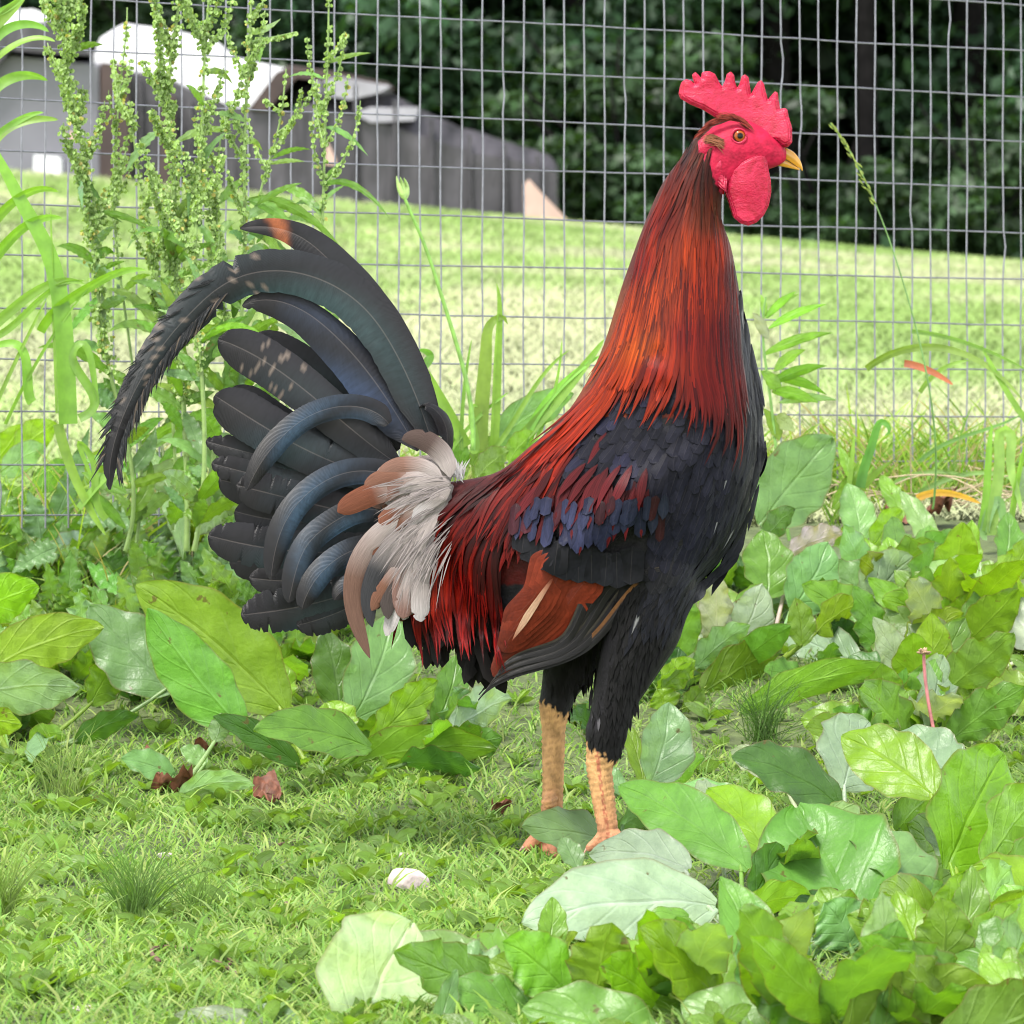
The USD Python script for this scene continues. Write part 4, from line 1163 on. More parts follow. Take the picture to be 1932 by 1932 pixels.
# nearest row, cut by the lower edge
plant('large pale plantain cut by the lower edge of the picture, left of the others', (690, 2040), [
    (655, 1990, 775, 1740, 262, .02, .10, 25, 'white', R_(arch=.05, fold=.15, ruffle=(.05, 2.5))),
    (1010, 1930, 838, 1862, 88, .03, .02, 40, 'mid', R_(arch=.1)), (590, 1990, 485, 1898, 70, 0, .02, 30, 'grey', R_(pet=False)),
    (560, 1980, 330, 1915, 60, 0, .0, 40, 'grey', R_(pet=False)), (820, 1980, 862, 1828, 42, -.02, .02, 30, 'blue')], y=3.02)
plant('bright green plantain filling the lower edge below the big pale leaf', (1180, 2060), [
    (1335, 1925, 1090, 1788, 110, .02, .08, 30, 'yellow', R_(arch=.12)), (1240, 1990, 985, 1905, 105, -.02, .0, 48, 'bright', R_(arch=.14)),
    (1110, 1960, 1010, 1838, 70, .06, .10, 30, 'mid'), (1290, 1980, 1150, 1850, 90, .08, .16, 30, 'mid'), (1180, 1990, 1060, 1880, 80, .03, .05, 20, 'blue'),
    (1260, 1975, 1240, 1830, 60, .1, .16, 35, 'pale'), (1260, 2010, 985, 1902, 150, -.05, -.04, 30, 'mid', R_(arch=.12)), (1480, 2000, 1285, 1895, 150, -.04, -.02, 30, 'pale', R_(arch=.12)), (1350, 1990, 1400, 1800, 110, .06, .12, 25, 'mid')], y=3.0)
plant('plantain with one tall folded leaf at the lower edge', (1470, 2010), [
    (1470, 1945, 1358, 1655, 135, .0, .05, 15, 'mid', R_(arch=.07, fold=.35, twist=.9, ruffle=(.05, 2))), (1440, 1950, 1385, 1690, 50, .04, .10, 50, 'grey', R_(arch=-.08)),
    (1560, 1960, 1700, 1830, 95, .0, .05, 45, 'pale', R_(ruffle=(.07, 3))), (1600, 1970, 1780, 1800, 70, .05, .12, 30, 'bright', R_(ruffle=(.08, 3))),
    (1520, 1960, 1470, 1830, 90, .08, .16, 40, 'mid')], y=3.06)
plant('plantain in the lower right corner with curled pale leaves', (1800, 2050), [
    (1840, 1945, 1898, 1790, 80, .03, .08, 30, 'pale', R_(ruffle=(.06, 3))), (1760, 1975, 1880, 1870, 120, .0, .03, 40, 'bright'), (1680, 1990, 1560, 1895, 110, -.02, .02, 45, 'bright', R_(arch=.15)),
    (1740, 1960, 1640, 1815, 100, .04, .12, 40, 'pale', R_(ruffle=(.06, 3))), (1900, 1985, 1990, 1850, 130, .0, .05, 30, 'mid'), (1800, 1960, 1790, 1850, 70, .1, .18, 30, 'mid'), (1650, 1960, 1730, 1860, 80, -.06, -.03, 35, 'mid'), (1580, 2000, 1868, 1858, 185, -.05, -.03, 25, 'bright', R_(arch=.1)), (1770, 2010, 2010, 1890, 170, -.08, -.06, 25, 'mid', R_(arch=.1)), (1560, 2010, 1660, 1870, 150, -.04, -.0, 25, 'bright', R_(arch=.08)), (1950, 1900, 1770, 1730, 150, .1, .16, 25, 'mid', R_(arch=.08))], y=2.98)
# second row
plant('plantain whose broad pale leaf lies before the rooster toes', (1400, 1775), [
    (1352, 1708, 985, 1742, 168, .0, -.08, 32, 'white', R_(arch=.10, fold=-.12, ruffle=(.02, 3), shape='ovate')),
    (1410, 1642, 1168, 1482, 112, .10, .25, 25, 'mid', R_(arch=.08, ruffle=(.05, 3))), (1300, 1640, 1112, 1612, 86, .1, .18, 35, 'grey', R_(arch=.12)),
    (1466, 1632, 1335, 1488, 112, .12, .22, 25, 'yellow', R_(arch=.10)), (1360, 1600, 1330, 1470, 70, .24, .32, 35, 'grey'), (1420, 1700, 1480, 1600, 90, .06, .1, 30, 'dark'), (1300, 1730, 1200, 1800, 60, -.06, -.1, 40, 'mid', R_(arch=.2)),
    (1400, 1720, 1530, 1690, 70, .0, .03, 35, 'bright', R_(arch=.1))], y=3.42)
plant('small upright seedling before the pale leaf', (1035, 1830), [
    (1030, 1800, 1042, 1692, 58, .0, .02, 15, 'bright', R_(fold=.2)), (1040, 1805, 1090, 1760, 30, 0, .02, 35, 'bright'), (1028, 1815, 975, 1790, 26, 0, .0, 35, 'mid')], y=3.26)
plant('plantain with the largest dark green leaf right of the folded leaf', (1660, 1800), [
    (1646, 1782, 1505, 1520, 270, .0, .12, 12, 'mid', R_(arch=-.06, fold=.25, ruffle=(.05, 2.5), shape='obovate')), (1720, 1700, 1640, 1560, 130, .04, .14, 40, 'pale', R_(ruffle=(.06, 3))),
    (1872, 1830, 1662, 1668, 118, -.04, -.10, 30, 'blue', R_(arch=.12)), (1560, 1720, 1452, 1605, 90, .05, .1, 35, 'blue'), (1640, 1780, 1500, 1700, 85, .03, .0, 40, 'dark'), (1600, 1800, 1700, 1760, 70, .04, .05, 45, 'dark'),
    (1580, 1820, 1500, 1770, 60, -.08, -.12, 40, 'mid')], y=3.44)
plant('tall sunlit yellow green plantain at the right edge', (1850, 1700), [
    (1786, 1640, 1895, 1422, 200, .05, .14, 20, 'yellow', R_(arch=.08, fold=.15)), (1765, 1505, 1588, 1388, 128, .1, .16, 22, 'yellow', R_(arch=.10, fold=.1)),
    (2010, 1735, 1806, 1668, 150, -.06, -.08, 30, 'yellow', R_(arch=.10, ruffle=(.03, 2))), (1860, 1640, 1960, 1500, 120, .05, .12, 40, 'bright'), (1850, 1660, 1745, 1560, 60, .1, .14, 40, 'grey'),
    (1880, 1690, 1990, 1610, 110, .0, .06, 40, 'mid'), (1820, 1690, 1900, 1740, 90, -.05, -.08, 45, 'dark'), (1690, 1570, 1800, 1470, 90, .16, .22, 40, 'mid')], y=3.5)
plant('plantain with grey leaf undersides behind the sunlit yellow ones', (1600, 1540), [
    (1590, 1488, 1640, 1362, 150, .05, .10, 20, 'grey', R_(arch=.15, fold=-.1)), (1585, 1518, 1380, 1428, 92, .02, .0, 40, 'dark', R_(arch=.14, ruffle=(.06, 3))), (1800, 1470, 1690, 1385, 110, .05, .12, 30, 'grey'),
    (1480, 1470, 1380, 1415, 60, .1, .14, 30, 'grey'), (1420, 1560, 1290, 1478, 70, .0, .03, 38, 'pale'), (1560, 1540, 1640, 1600, 80, -.1, -.14, 35, 'pale'), (1330, 1570, 1190, 1490, 60, -.05, -.02, 35, 'mid', R_(ruffle=(.08, 4)))], y=3.72)
plant('plantain with a pale folded leaf just right of the legs', (1225, 1510), [
    (1225, 1482, 1262, 1325, 105, .0, .03, 15, 'grey', R_(fold=.5, ruffle=(.04, 3))), (1215, 1490, 1175, 1360, 40, .05, .08, 35, 'yellow'), (1250, 1500, 1330, 1430, 50, .05, .1, 40, 'mid'), (1180, 1500, 1100, 1440, 46, .1, .12, 40, 'blue'),
    (1200, 1520, 1280, 1500, 60, -.05, -.05, 45, 'blue')], y=4.05)
plant('plantain leaves lying flat under the rooster feet', (1180, 1600), [
    (1175, 1590, 985, 1560, 86, .06, -.02, 40, 'blue', R_(arch=.03, fold=-.05)), (1090, 1640, 1060, 1580, 44, -.16, -.14, 25, 'blue', R_(pet=False)), (1170, 1560, 1260, 1520, 60, .08, .1, 45, 'blue', R_(arch=.1))], y=3.86)
# middle plant left of the legs
plant('big plantain in the middle with upright rosette left of the legs', (590, 1455), [
    (540, 1345, 256, 1104, 165, .05, .02, 12, 'bright', R_(arch=.10, fold=.14, ruffle=(.035, 3.5), shape='ovate')), (462, 1380, 278, 1148, 120, -.05, -.08, 15, 'mid', R_(arch=-.05, fold=.2)),
    (640, 1392, 742, 1160, 128, .05, .12, 20, 'pale', R_(arch=.10, fold=.15, shape='obovate')), (640, 1452, 938, 1412, 98, .0, -.03, 28, 'bright', R_(arch=.12, fold=.05, ruffle=(.03, 3))),
    (700, 1412, 478, 1378, 84, -.05, -.12, 38, 'mid', R_(arch=.12, ruffle=(.07, 3))), (565, 1445, 402, 1352, 52, -.04, -.08, 30, 'dark', R_(arch=.1)), (640, 1408, 614, 1326, 84, -.04, -.02, 20, 'yellow', R_(fold=.3, shape='obovate')),
    (700, 1412, 826, 1284, 78, .02, .08, 25, 'yellow', R_(arch=.08, ruffle=(.09, 5))), (640, 1345, 608, 1188, 92, .12, .14, 20, 'dark'), (850, 1385, 965, 1318, 86, .06, .12, 30, 'grey', R_(ruffle=(.05, 4))), (820, 1372, 862, 1236, 74, .1, .14, 25, 'mid'),
    (520, 1330, 500, 1236, 80, .1, .12, 30, 'yellow'), (760, 1440, 905, 1450, 60, -.04, -.08, 50, 'dark', R_(arch=.05))])
# left edge
plant('plantain with broad oval leaves at the left edge', (20, 1420), [
    (-45, 1278, 196, 1184, 108, .0, .02, 22, 'bright', R_(arch=.12, fold=.06)), (-70, 1318, 150, 1298, 108, -.08, -.14, 25, 'pale', R_(arch=.10, fold=-.04)), (-60, 1365, 42, 1368, 64, -.1, -.12, 30, 'yellow'),
    (-55, 1165, 74, 1108, 92, .1, .12, 25, 'yellow'), (325, 1305, 168, 1142, 135, .04, .06, 20, 'blue', R_(arch=-.05)), (60, 1400, 125, 1390, 40, -.1, -.14, 40, 'mid', R_(arch=.2)), (170, 1330, 235, 1230, 70, .05, .08, 30, 'bright', R_(ruffle=(.08, 5))),
    (90, 1390, 60, 1440, 46, -.1, -.2, 35, 'grey', R_(arch=.1)), (140, 1400, 262, 1350, 50, .0, .02, 35, 'dark')], y=4.34)
plant('low flat grey green leaves on the grass before the middle plantain', (330, 1470), [
    (330, 1465, 228, 1432, 52, .0, -.02, 40, 'blue', R_(arch=.1)), (340, 1500, 480, 1482, 50, -.06, -.08, 30, 'pale', R_(arch=.2)), (405, 1400, 418, 1345, 40, .0, .0, 20, 'pale'), (390, 1440, 340, 1412, 36, .02, .02, 35, 'pale')], y=4.2)
# right, behind
plant('plantain cluster under the rooster breast with a dark oval leaf', (1440, 1255), [
    (1446, 1128, 1438, 1000, 104, .12, .16, 18, 'mid', R_(fold=.1)), (1490, 1152, 1562, 1022, 112, .08, .12, 15, 'pale', R_(fold=.1, ruffle=(.04, 4))), (1488, 1045, 1592, 1006, 56, .2, .22, 30, 'white', R_(ruffle=(.1, 4))),
    (1362, 1204, 1448, 1108, 72, .0, .05, 25, 'pale', R_(fold=.5)), (1512, 1220, 1500, 1128, 56, -.05, -.05, 15, 'bright'), (1404, 1194, 1316, 1106, 74, .05, .1, 25, 'yellow'), (1332, 1242, 1292, 1150, 116, .05, .12, 25, 'grey'),
    (1398, 1342, 1692, 1266, 66, -.16, -.10, 25, 'bright', R_(arch=.14)), (1322, 1312, 1476, 1222, 92, -.1, -.04, 25, 'yellow', R_(arch=.06)), (1540, 1192, 1622, 1138, 66, -.02, .02, 30, 'yellow'), (1420, 1275, 1420, 1180, 70, .02, .08, 40, 'dark')])
plant('plantain cluster on the right with the widest pale leaves', (1760, 1290), [
    (1620, 1168, 1722, 1050, 112, .14, .2, 18, 'grey', R_(fold=.12)), (1855, 1212, 1752, 1046, 165, .1, .2, 18, 'pale', R_(fold=.12, ruffle=(.03, 4))), (1805, 1292, 1636, 1158, 145, .0, .04, 18, 'mid', R_(arch=.05, fold=.12)),
    (1965, 1335, 1850, 1290, 86, -.1, -.1, 25, 'bright', R_(ruffle=(.06, 3))), (1965, 1225, 1876, 1128, 116, .06, .1, 25, 'white'), (1832, 1345, 1818, 1248, 48, -.1, -.08, 25, 'bright'), (1700, 1300, 1600, 1240, 70, -.05, -.03, 35, 'dark'),
    (1930, 1200, 1900, 1085, 90, .15, .2, 30, 'mid'), (1720, 1220, 1660, 1120, 80, .1, .14, 30, 'mid'), (1800, 1160, 1850, 1075, 80, .2, .25, 30, 'mid')])
plant('small curled yellow green plantain right of the black thigh', (1290, 1370), [
    (1250, 1300, 1312, 1246, 54, .02, .04, 20, 'yellow', R_(ruffle=(.12, 3))), (1255, 1340, 1240, 1300, 60, .0, .0, 20, 'yellow', R_(fold=.3)), (1290, 1350, 1330, 1300, 50, .03, .05, 30, 'bright'), (1220, 1360, 1228, 1290, 60, .08, .1, 30, 'mid'), (1260, 1290, 1280, 1220, 60, .1, .12, 30, 'dark')])
plant('tall bluish green leaf standing against the rooster breast', (1425, 1090), [(1432, 990, 1572, 825, 140, .0, .06, 15, 'blue', R_(arch=.04, fold=.08, ruffle=(.03, 4), nt=30)), (1440, 1020, 1500, 960, 50, -.05, -.03, 30, 'dark')], y=4.86)
plant('row of young dock leaves by the foot of the fence on the right', (1690, 1090), [
    (1622, 1022, 1598, 912, 70, .0, .03, 15, 'pale'), (1702, 978, 1662, 896, 38, .1, .14, 20, 'bright'), (1762, 1048, 1698, 926, 48, .02, .06, 20, 'pale', R_(ruffle=(.08, 4))), (1640, 1045, 1702, 962, 60, -.02, .02, 30, 'yellow'),
    (1772, 1062, 1846, 1004, 46, -.05, -.02, 25, 'grey'), (1560, 1060, 1640, 1000, 60, .0, .02, 30, 'bright'), (1690, 1080, 1740, 1020, 60, -.06, -.05, 30, 'mid')])
plant('plantain at the right edge below the bent grass blade', (1900, 1140), [
    (1892, 1068, 1902, 966, 60, .1, .14, 20, 'mid'), (1900, 1090, 1942, 1016, 60, .0, .02, 25, 'yellow'), (1860, 1110, 1800, 1060, 56, .0, .02, 30, 'mid'), (1940, 950, 1925, 880, 60, .2, .2, 30, 'grey', R_(pet=False)), (1880, 1120, 1840, 1060, 70, .03, .08, 30, 'bright')])
plant('pale leaf rising behind the rooster back', (920, 900), [(928, 838, 1082, 742, 72, .0, .02, 20, 'pale', R_(arch=.1)), (890, 880, 930, 826, 46, -.02, .0, 25, 'bright'), (870, 890, 850, 812, 40, .02, .02, 20, 'mid'), (960, 870, 1010, 818, 46, -.05, -.04, 30, 'bright', R_(arch=.2)),
                                                                (900, 900, 960, 850, 50, -.1, -.08, 30, 'mid')], y=4.9)
# left, behind: curled dock leaves
DK = dict(mat_='dock_leaf', shape='lance', name='dock_plant')
plant('dock rosette with crisped grey green leaves at the left', (150, 1090), [
    (68, 1052, 168, 808, 46, .0, .02, 15, 'blue', R_(ruffle=(.14, 9), arch=.05, nt=44)), (255, 925, 116, 962, 24, .0, .0, 30, 'mid', R_(ruffle=(.12, 6), arch=.1, nt=40)), (90, 1088, 188, 1010, 84, -.05, -.02, 20, 'grey', R_(ruffle=(.06, 6), nt=40)),
    (118, 1030, 22, 1082, 52, -.08, -.12, 25, 'blue', R_(ruffle=(.16, 8), arch=.1, nt=44)), (275, 985, 145, 988, 56, -.05, -.08, 30, 'blue', R_(ruffle=(.2, 8), arch=.15, nt=44)), (255, 1148, 6, 1186, 54, -.14, -.22, 30, 'blue', R_(ruffle=(.2, 9), arch=.16, nt=50)),
    (250, 1110, 180, 1040, 60, -.06, -.03, 30, 'mid', R_(ruffle=(.15, 7), nt=40)), (20, 1000, -20, 900, 50, .0, .02, 20, 'mid', R_(ruffle=(.12, 7), nt=40))], **DK)
plant('dock rosette with a long drooping leaf beside the tail feathers', (370, 1110), [
    (288, 858, 345, 1056, 50, .0, -.08, 18, 'pale', R_(ruffle=(.1, 6), arch=-.10, nt=44)), (283, 848, 404, 776, 26, .02, .0, 25, 'pale', R_(ruffle=(.08, 5), nt=40)), (300, 876, 410, 793, 22, -.02, -.02, 30, 'mid', R_(ruffle=(.12, 7), nt=40)),
    (345, 1095, 290, 1010, 60, .0, .0, 25, 'blue', R_(ruffle=(.15, 7), nt=40)), (380, 1100, 400, 1000, 66, .02, .04, 25, 'blue', R_(ruffle=(.12, 6), nt=40)), (310, 1100, 240, 1050, 56, -.04, -.06, 30, 'blue', R_(ruffle=(.2, 7), nt=44, arch=.1)),
    (400, 1105, 470, 1050, 56, .0, .02, 30, 'blue', R_(ruffle=(.14, 6), nt=40)), (330, 1060, 300, 960, 50, .06, .08, 25, 'mid', R_(ruffle=(.14, 6), nt=40)), (240, 1080, 200, 1020, 50, .02, .02, 30, 'mid', R_(ruffle=(.16, 6), nt=40)),
    (420, 1020, 452, 940, 40, .1, .12, 25, 'mid', R_(ruffle=(.14, 6), nt=40)), (440, 1060, 540, 1000, 50, .1, .12, 30, 'mid', R_(ruffle=(.1, 5), nt=40)), (270, 900, 330, 850, 34, .1, .1, 20, 'dark', R_(ruffle=(.1, 5), nt=40)),
    (300, 830, 350, 760, 30, .1, .1, 20, 'dark', R_(ruffle=(.1, 5), nt=40)), (460, 1110, 520, 1060, 60, -.02, .0, 30, 'mid')], **DK)
plant('sunlit broad leaves at the left edge under the tall grass blades', (60, 960), [
    (5, 900, 88, 844, 54, .0, .02, 25, 'pale', R_(arch=.2)), (30, 855, 108, 800, 64, .04, .06, 20, 'yellow'), (-20, 880, 40, 800, 60, .05, .05, 20, 'yellow'), (60, 930, 150, 870, 50, -.03, -.03, 30, 'mid'), (-10, 960, 60, 930, 50, -.05, -.05, 30, 'mid'),
    (140, 940, 215, 900, 40, .0, .02, 30, 'bright'), (160, 900, 232, 840, 40, .05, .06, 30, 'bright')])
# lower leaves that fill the ground between them
FG = 'low broad leaves between the larger plants'


def filler(u_, y_, nl, len_, wid_, cols, mat_='leaf', shape='ovate', ruf=(.04, .15), upright=.75, spread=1.25, name='low_weed'):
    x_ = (u_ - 966) * PX(y_)
    v_ = HV - (ground_h(x_, y_) - EYE) / PX(y_)
    lv_ = []
    for q_ in range(nl):
        a = lr.uniform(-spread, spread)
        L_ = lr.uniform(*len_)
        du, dv = math.sin(a) * L_, -math.cos(a) * L_ * upright - 8
        lv_.append((u_ + du * .22, v_ + dv * .22, u_ + du, v_ + dv, lr.uniform(*wid_), 0, lr.normal(0, .06), lr.uniform(5, 48), lr.choice(cols),
                    R_(ruffle=(lr.uniform(*ruf), 7 if shape == 'lance' else 4), nt=30 if shape == 'lance' else 16, nu=7, arch=lr.uniform(-.04, .16))))
    plant('low broad leaves close to the soil, part of the green carpet around the rooster', (u_, v_), lv_, name=name, group=FG, y=y_, mat_=mat_, shape=shape)


for k_ in range(22):
    filler(lr.uniform(-60, 700), lr.uniform(4.4, 5.0), int(lr.integers(5, 8)), (60, 130), (34, 70), ['mid', 'dark', 'blue', 'mid', 'bright', 'yellow'])
for k_ in range(32):
    filler(lr.uniform(-40, 580), lr.uniform(4.5, 4.95), int(lr.integers(5, 8)), (80, 190), (30, 58), ['blue', 'mid', 'bright', 'mid', 'pale'], 'dock_leaf', 'lance', (.1, .22), .95, 1.0)
for k_ in range(16):
    filler(lr.uniform(640, 1990), lr.uniform(4.25, 4.95), int(lr.integers(5, 8)), (60, 120), (34, 70), ['mid', 'dark', 'blue', 'mid', 'dark'])
for k_ in range(15):
    filler(lr.uniform(1240, 2000), lr.uniform(4.3, 4.85), 5, (160, 260), (60, 98), ['mid', 'pale', 'grey', 'mid', 'bright', 'yellow'])
for k_ in range(7):
    filler(lr.uniform(1250, 2000), lr.uniform(3.25, 3.95), 5, (180, 290), (85, 135), ['mid', 'bright', 'blue', 'mid', 'bright', 'pale'], spread=1.3, upright=.55)
for k_ in range(1, 10):
    filler([880, 1010, 1130, 1260, 1390, 1510, 1640, 1760, 1880, 1990][k_] + lr.uniform(-30, 30), lr.uniform(2.92, 3.12), 5, (210, 340), (82, 128), ['mid', 'pale', 'bright', 'bright', 'yellow', 'mid'], spread=1.15, upright=.45 if k_ < 2 else .6 if k_ < 4 else .85)

# ------------------------------------------------------------------ blades and stems
def ribbon(pts, width, col, face=(0, -1, 0), nu=3, keel=.25, prof=None, twist=0.0):
    n = len(pts)
    T = unit(np.gradient(pts, axis=0))
    A = unit(np.cross(np.asarray(face, float) + 1e-3, T))
    N = np.cross(T, A)
    t = np.linspace(0, 1, n)
    ph = twist * t
    A = np.cos(ph)[:, None] * A + np.sin(ph)[:, None] * N
    N = np.cross(T, A)
    w = width * (np.sqrt(np.clip(1 - t ** 2.2, .001, 1)) if prof is None else prof(t))
    s = np.linspace(-1, 1, nu)
    v = pts[:, None] + A[:, None] * (w[:, None] * s)[..., None] * .5 + N[:, None] * (keel * w[:, None] * np.abs(s) * .5)[..., None]
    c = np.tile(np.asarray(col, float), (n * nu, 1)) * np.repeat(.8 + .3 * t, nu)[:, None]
    uv = np.stack(np.broadcast_arrays((s[None] + 1) / 2, t[:, None]), -1).reshape(-1, 2)
    return v.reshape(-1, 3), quads(grid_faces(n, nu)), c, uv


def blade_plant(label, root, y, blades, name='grass_plant', cat='grass', w0=24):
    rp = P(root[0], root[1], y)
    rp[2] = min(rp[2], ground_h(rp[0], y)) - .003
    t_ = thing(name, label, cat, rp)
    for b in blades:
        pts, w_, c_ = b[0], b[1], b[2]
        p3 = spline(np.array([P(q_[0], q_[1], y + (q_[2] if len(q_) > 2 else 0)) for q_ in pts]), 26)
        v, f, c, uv = ribbon(p3, w_ * PX(y), jitter(c_, lr, .06), face=(lr.normal(0, .5), -1, lr.normal(0, .2)), nu=5, twist=b[3] if len(b) > 3 else 0)
        obj('blade', (v, f), 'blade', t_, True, uv, c)
    return t_


LG = (.13, .27, .03)
blade_plant('broad upright grass blades with folded tips behind the tail', (915, 860), 4.86, [
    ([(908, 850), (912, 740), (918, 650), (930, 606), (946, 598), (958, 612)], 30, LG, .3), ([(930, 845), (936, 740), (940, 640), (941, 560), (937, 535)], 20, LG), ([(880, 842), (846, 780), (812, 718), (790, 692), (782, 704)], 24, LG, .4),
    ([(960, 850), (1010, 800), (1080, 720), (1140, 640)], 24, LG), ([(985, 845), (1030, 760), (1090, 700), (1135, 670)], 16, LG), ([(888, 845), (890, 790), (894, 765), (902, 768)], 15, LG), ([(800, 690), (812, 670), (790, 660)], 18, (.10, .22, .03)),
    ([(930, 850), (990, 760), (1040, 690), (1075, 660)], 10, LG), ([(870, 850), (880, 700), (890, 640)], 8, LG), ([(1000, 850), (1040, 760), (1060, 640)], 7, LG), ([(850, 850), (900, 790), (960, 740)], 8, LG)])
# bud stalk
sk = thing('budding_stalk', 'thin green stalk with one closed bud rising behind the tail', 'plant', P(892, 860, 4.8))
pp = spline([P(892, 850, 4.8), P(880, 720, 4.8), P(840, 580, 4.8), P(792, 440, 4.8), P(768, 385, 4.8), P(756, 352, 4.8)], 40)
obj('stem', tube(pp, np.linspace(4.6, 3.0, 40) * PX(4.8), 8), 'stem_look', sk, col=(.15, .30, .05))
bd = Soup()
for k_ in range(3):
    q_ = spline([P(764, 376, 4.8), P(760 + 7 * k_ - 7, 352, 4.8 + .004 * k_), P(748 + 7 * k_, 332 + 2 * k_, 4.8)], 10)
    bd.add(*tube(q_, np.array([2.5, 5, 6, 6, 5.5, 5, 4, 3, 2, .6]) * PX(4.8), 7), np.array([.24, .36, .10]))
bd.build('bud', 'stem_look', sk)
# left edge: tall broad grass
lb = []
lb.append(([(128, 800), (124, 700), (112, 560), (88, 470), (48, 395), (0, 305), (-30, 250)], 36, LG))
for pts, w_ in (([(-20, 95, 0), (20, 52, 0), (60, 46, 0), (92, 60, 0)], 20), ([(-20, 125, 0), (30, 85, 0), (80, 72, 0), (104, 78, 0)], 18), ([(-20, 190), (30, 145), (66, 143), (90, 152)], 22), ([(-20, 290), (30, 235), (70, 225), (110, 226)], 20),
                ([(-25, 270), (10, 245), (50, 220), (82, 212)], 16), ([(-20, 430), (40, 370), (80, 356), (110, 362)], 20), ([(-20, 500), (20, 450), (70, 415), (118, 412)], 22), ([(-20, 620), (60, 555), (120, 530), (160, 536)], 20),
                ([(75, 625), (110, 580), (170, 540), (230, 512), (275, 510)], 22), ([(-20, 60), (20, 20), (50, -10)], 22), ([(-20, 30), (20, 12), (58, -20)], 14), ([(150, 790), (142, 690), (140, 660), (150, 650), (175, 700), (190, 760)], 18),
                ([(60, 760), (50, 700), (30, 650), (10, 648), (-20, 660)], 22), ([(200, 980), (180, 900), (165, 850), (150, 835), (160, 870), (172, 910)], 14), ([(108, 780), (102, 600), (98, 480), (96, 390)], 9), ([(-10, 770), (40, 660), (90, 560)], 8),
                ([(10, 800), (60, 700), (130, 590), (170, 540)], 7), ([(-20, 640), (40, 600), (110, 540), (160, 530)], 14), ([(110, 800), (130, 870), (170, 960), (200, 1010)], 20), ([(150, 960), (200, 900), (235, 870)], 18)):
    lb.append((pts, w_, LG, lr.uniform(-.5, .5)))
blade_plant('tall grass with broad arching blades at the left edge', (118, 860), 4.62, lb)
# right: grass blades by the fence
for lab, root, y, bl in (
        ('upright bent grass blade standing between fence and right edge', (1880, 1060), 5.0, [([(1872, 1010), (1878, 930), (1884, 840), (1890, 812), (1898, 812), (1906, 860), (1916, 920), (1926, 970)], 24, (.16, .29, .06), .2), ([(1850, 1000), (1862, 920), (1866, 850), (1872, 800)], 16, LG), ([(1862, 1010), (1870, 960), (1880, 945), (1895, 1000), (1900, 1030)], 20, (.13, .25, .07)),
          ([(1905, 1000), (1920, 900), (1940, 820)], 16, LG)]),
        ('dark green straight grass blade crossing the fence right of the breast', (1622, 930), 5.0, [([(1622, 920), (1634, 870), (1650, 820), (1664, 796), (1672, 800), (1670, 822)], 20, (.06, .17, .03)), ([(1600, 930), (1606, 880), (1612, 820)], 10, LG)]),
        ('long arching grass blades leaning along the fence at the right', (1880, 960), 5.28, [([(1634, 695), (1680, 668), (1740, 655), (1800, 662), (1860, 690), (1932, 760)], 15, (.13, .24, .04)), ([(1720, 625), (1800, 640), (1870, 665), (1940, 700)], 9, (.12, .22, .05)), ([(1735, 740), (1790, 690), (1830, 680)], 10, (.13, .24, .04)),
          ([(1700, 905), (1760, 890), (1830, 900)], 9, (.13, .24, .06)), ([(1735, 930), (1800, 900), (1860, 892), (1930, 915)], 10, (.14, .26, .07)), ([(1735, 870), (1800, 830), (1860, 810), (1930, 780)], 8, (.10, .2, .05)),
          ([(1660, 930), (1700, 905), (1740, 898)], 7, (.13, .24, .06)), ([(1940, 800), (1900, 740), (1850, 650)], 12, LG)]),
        ('orange and yellow withering blade low by the fence', (1850, 960), 5.1, [([(1730, 940), (1760, 930), (1800, 932), (1850, 950)], 14, (.42, .26, .04))]),
        ('reddish dry blade leaning on the fence', (1800, 760), 5.2, [([(1706, 686), (1740, 694), (1770, 708), (1798, 726)], 14, (.36, .12, .05))])):
    blade_plant(lab, root, y, bl)
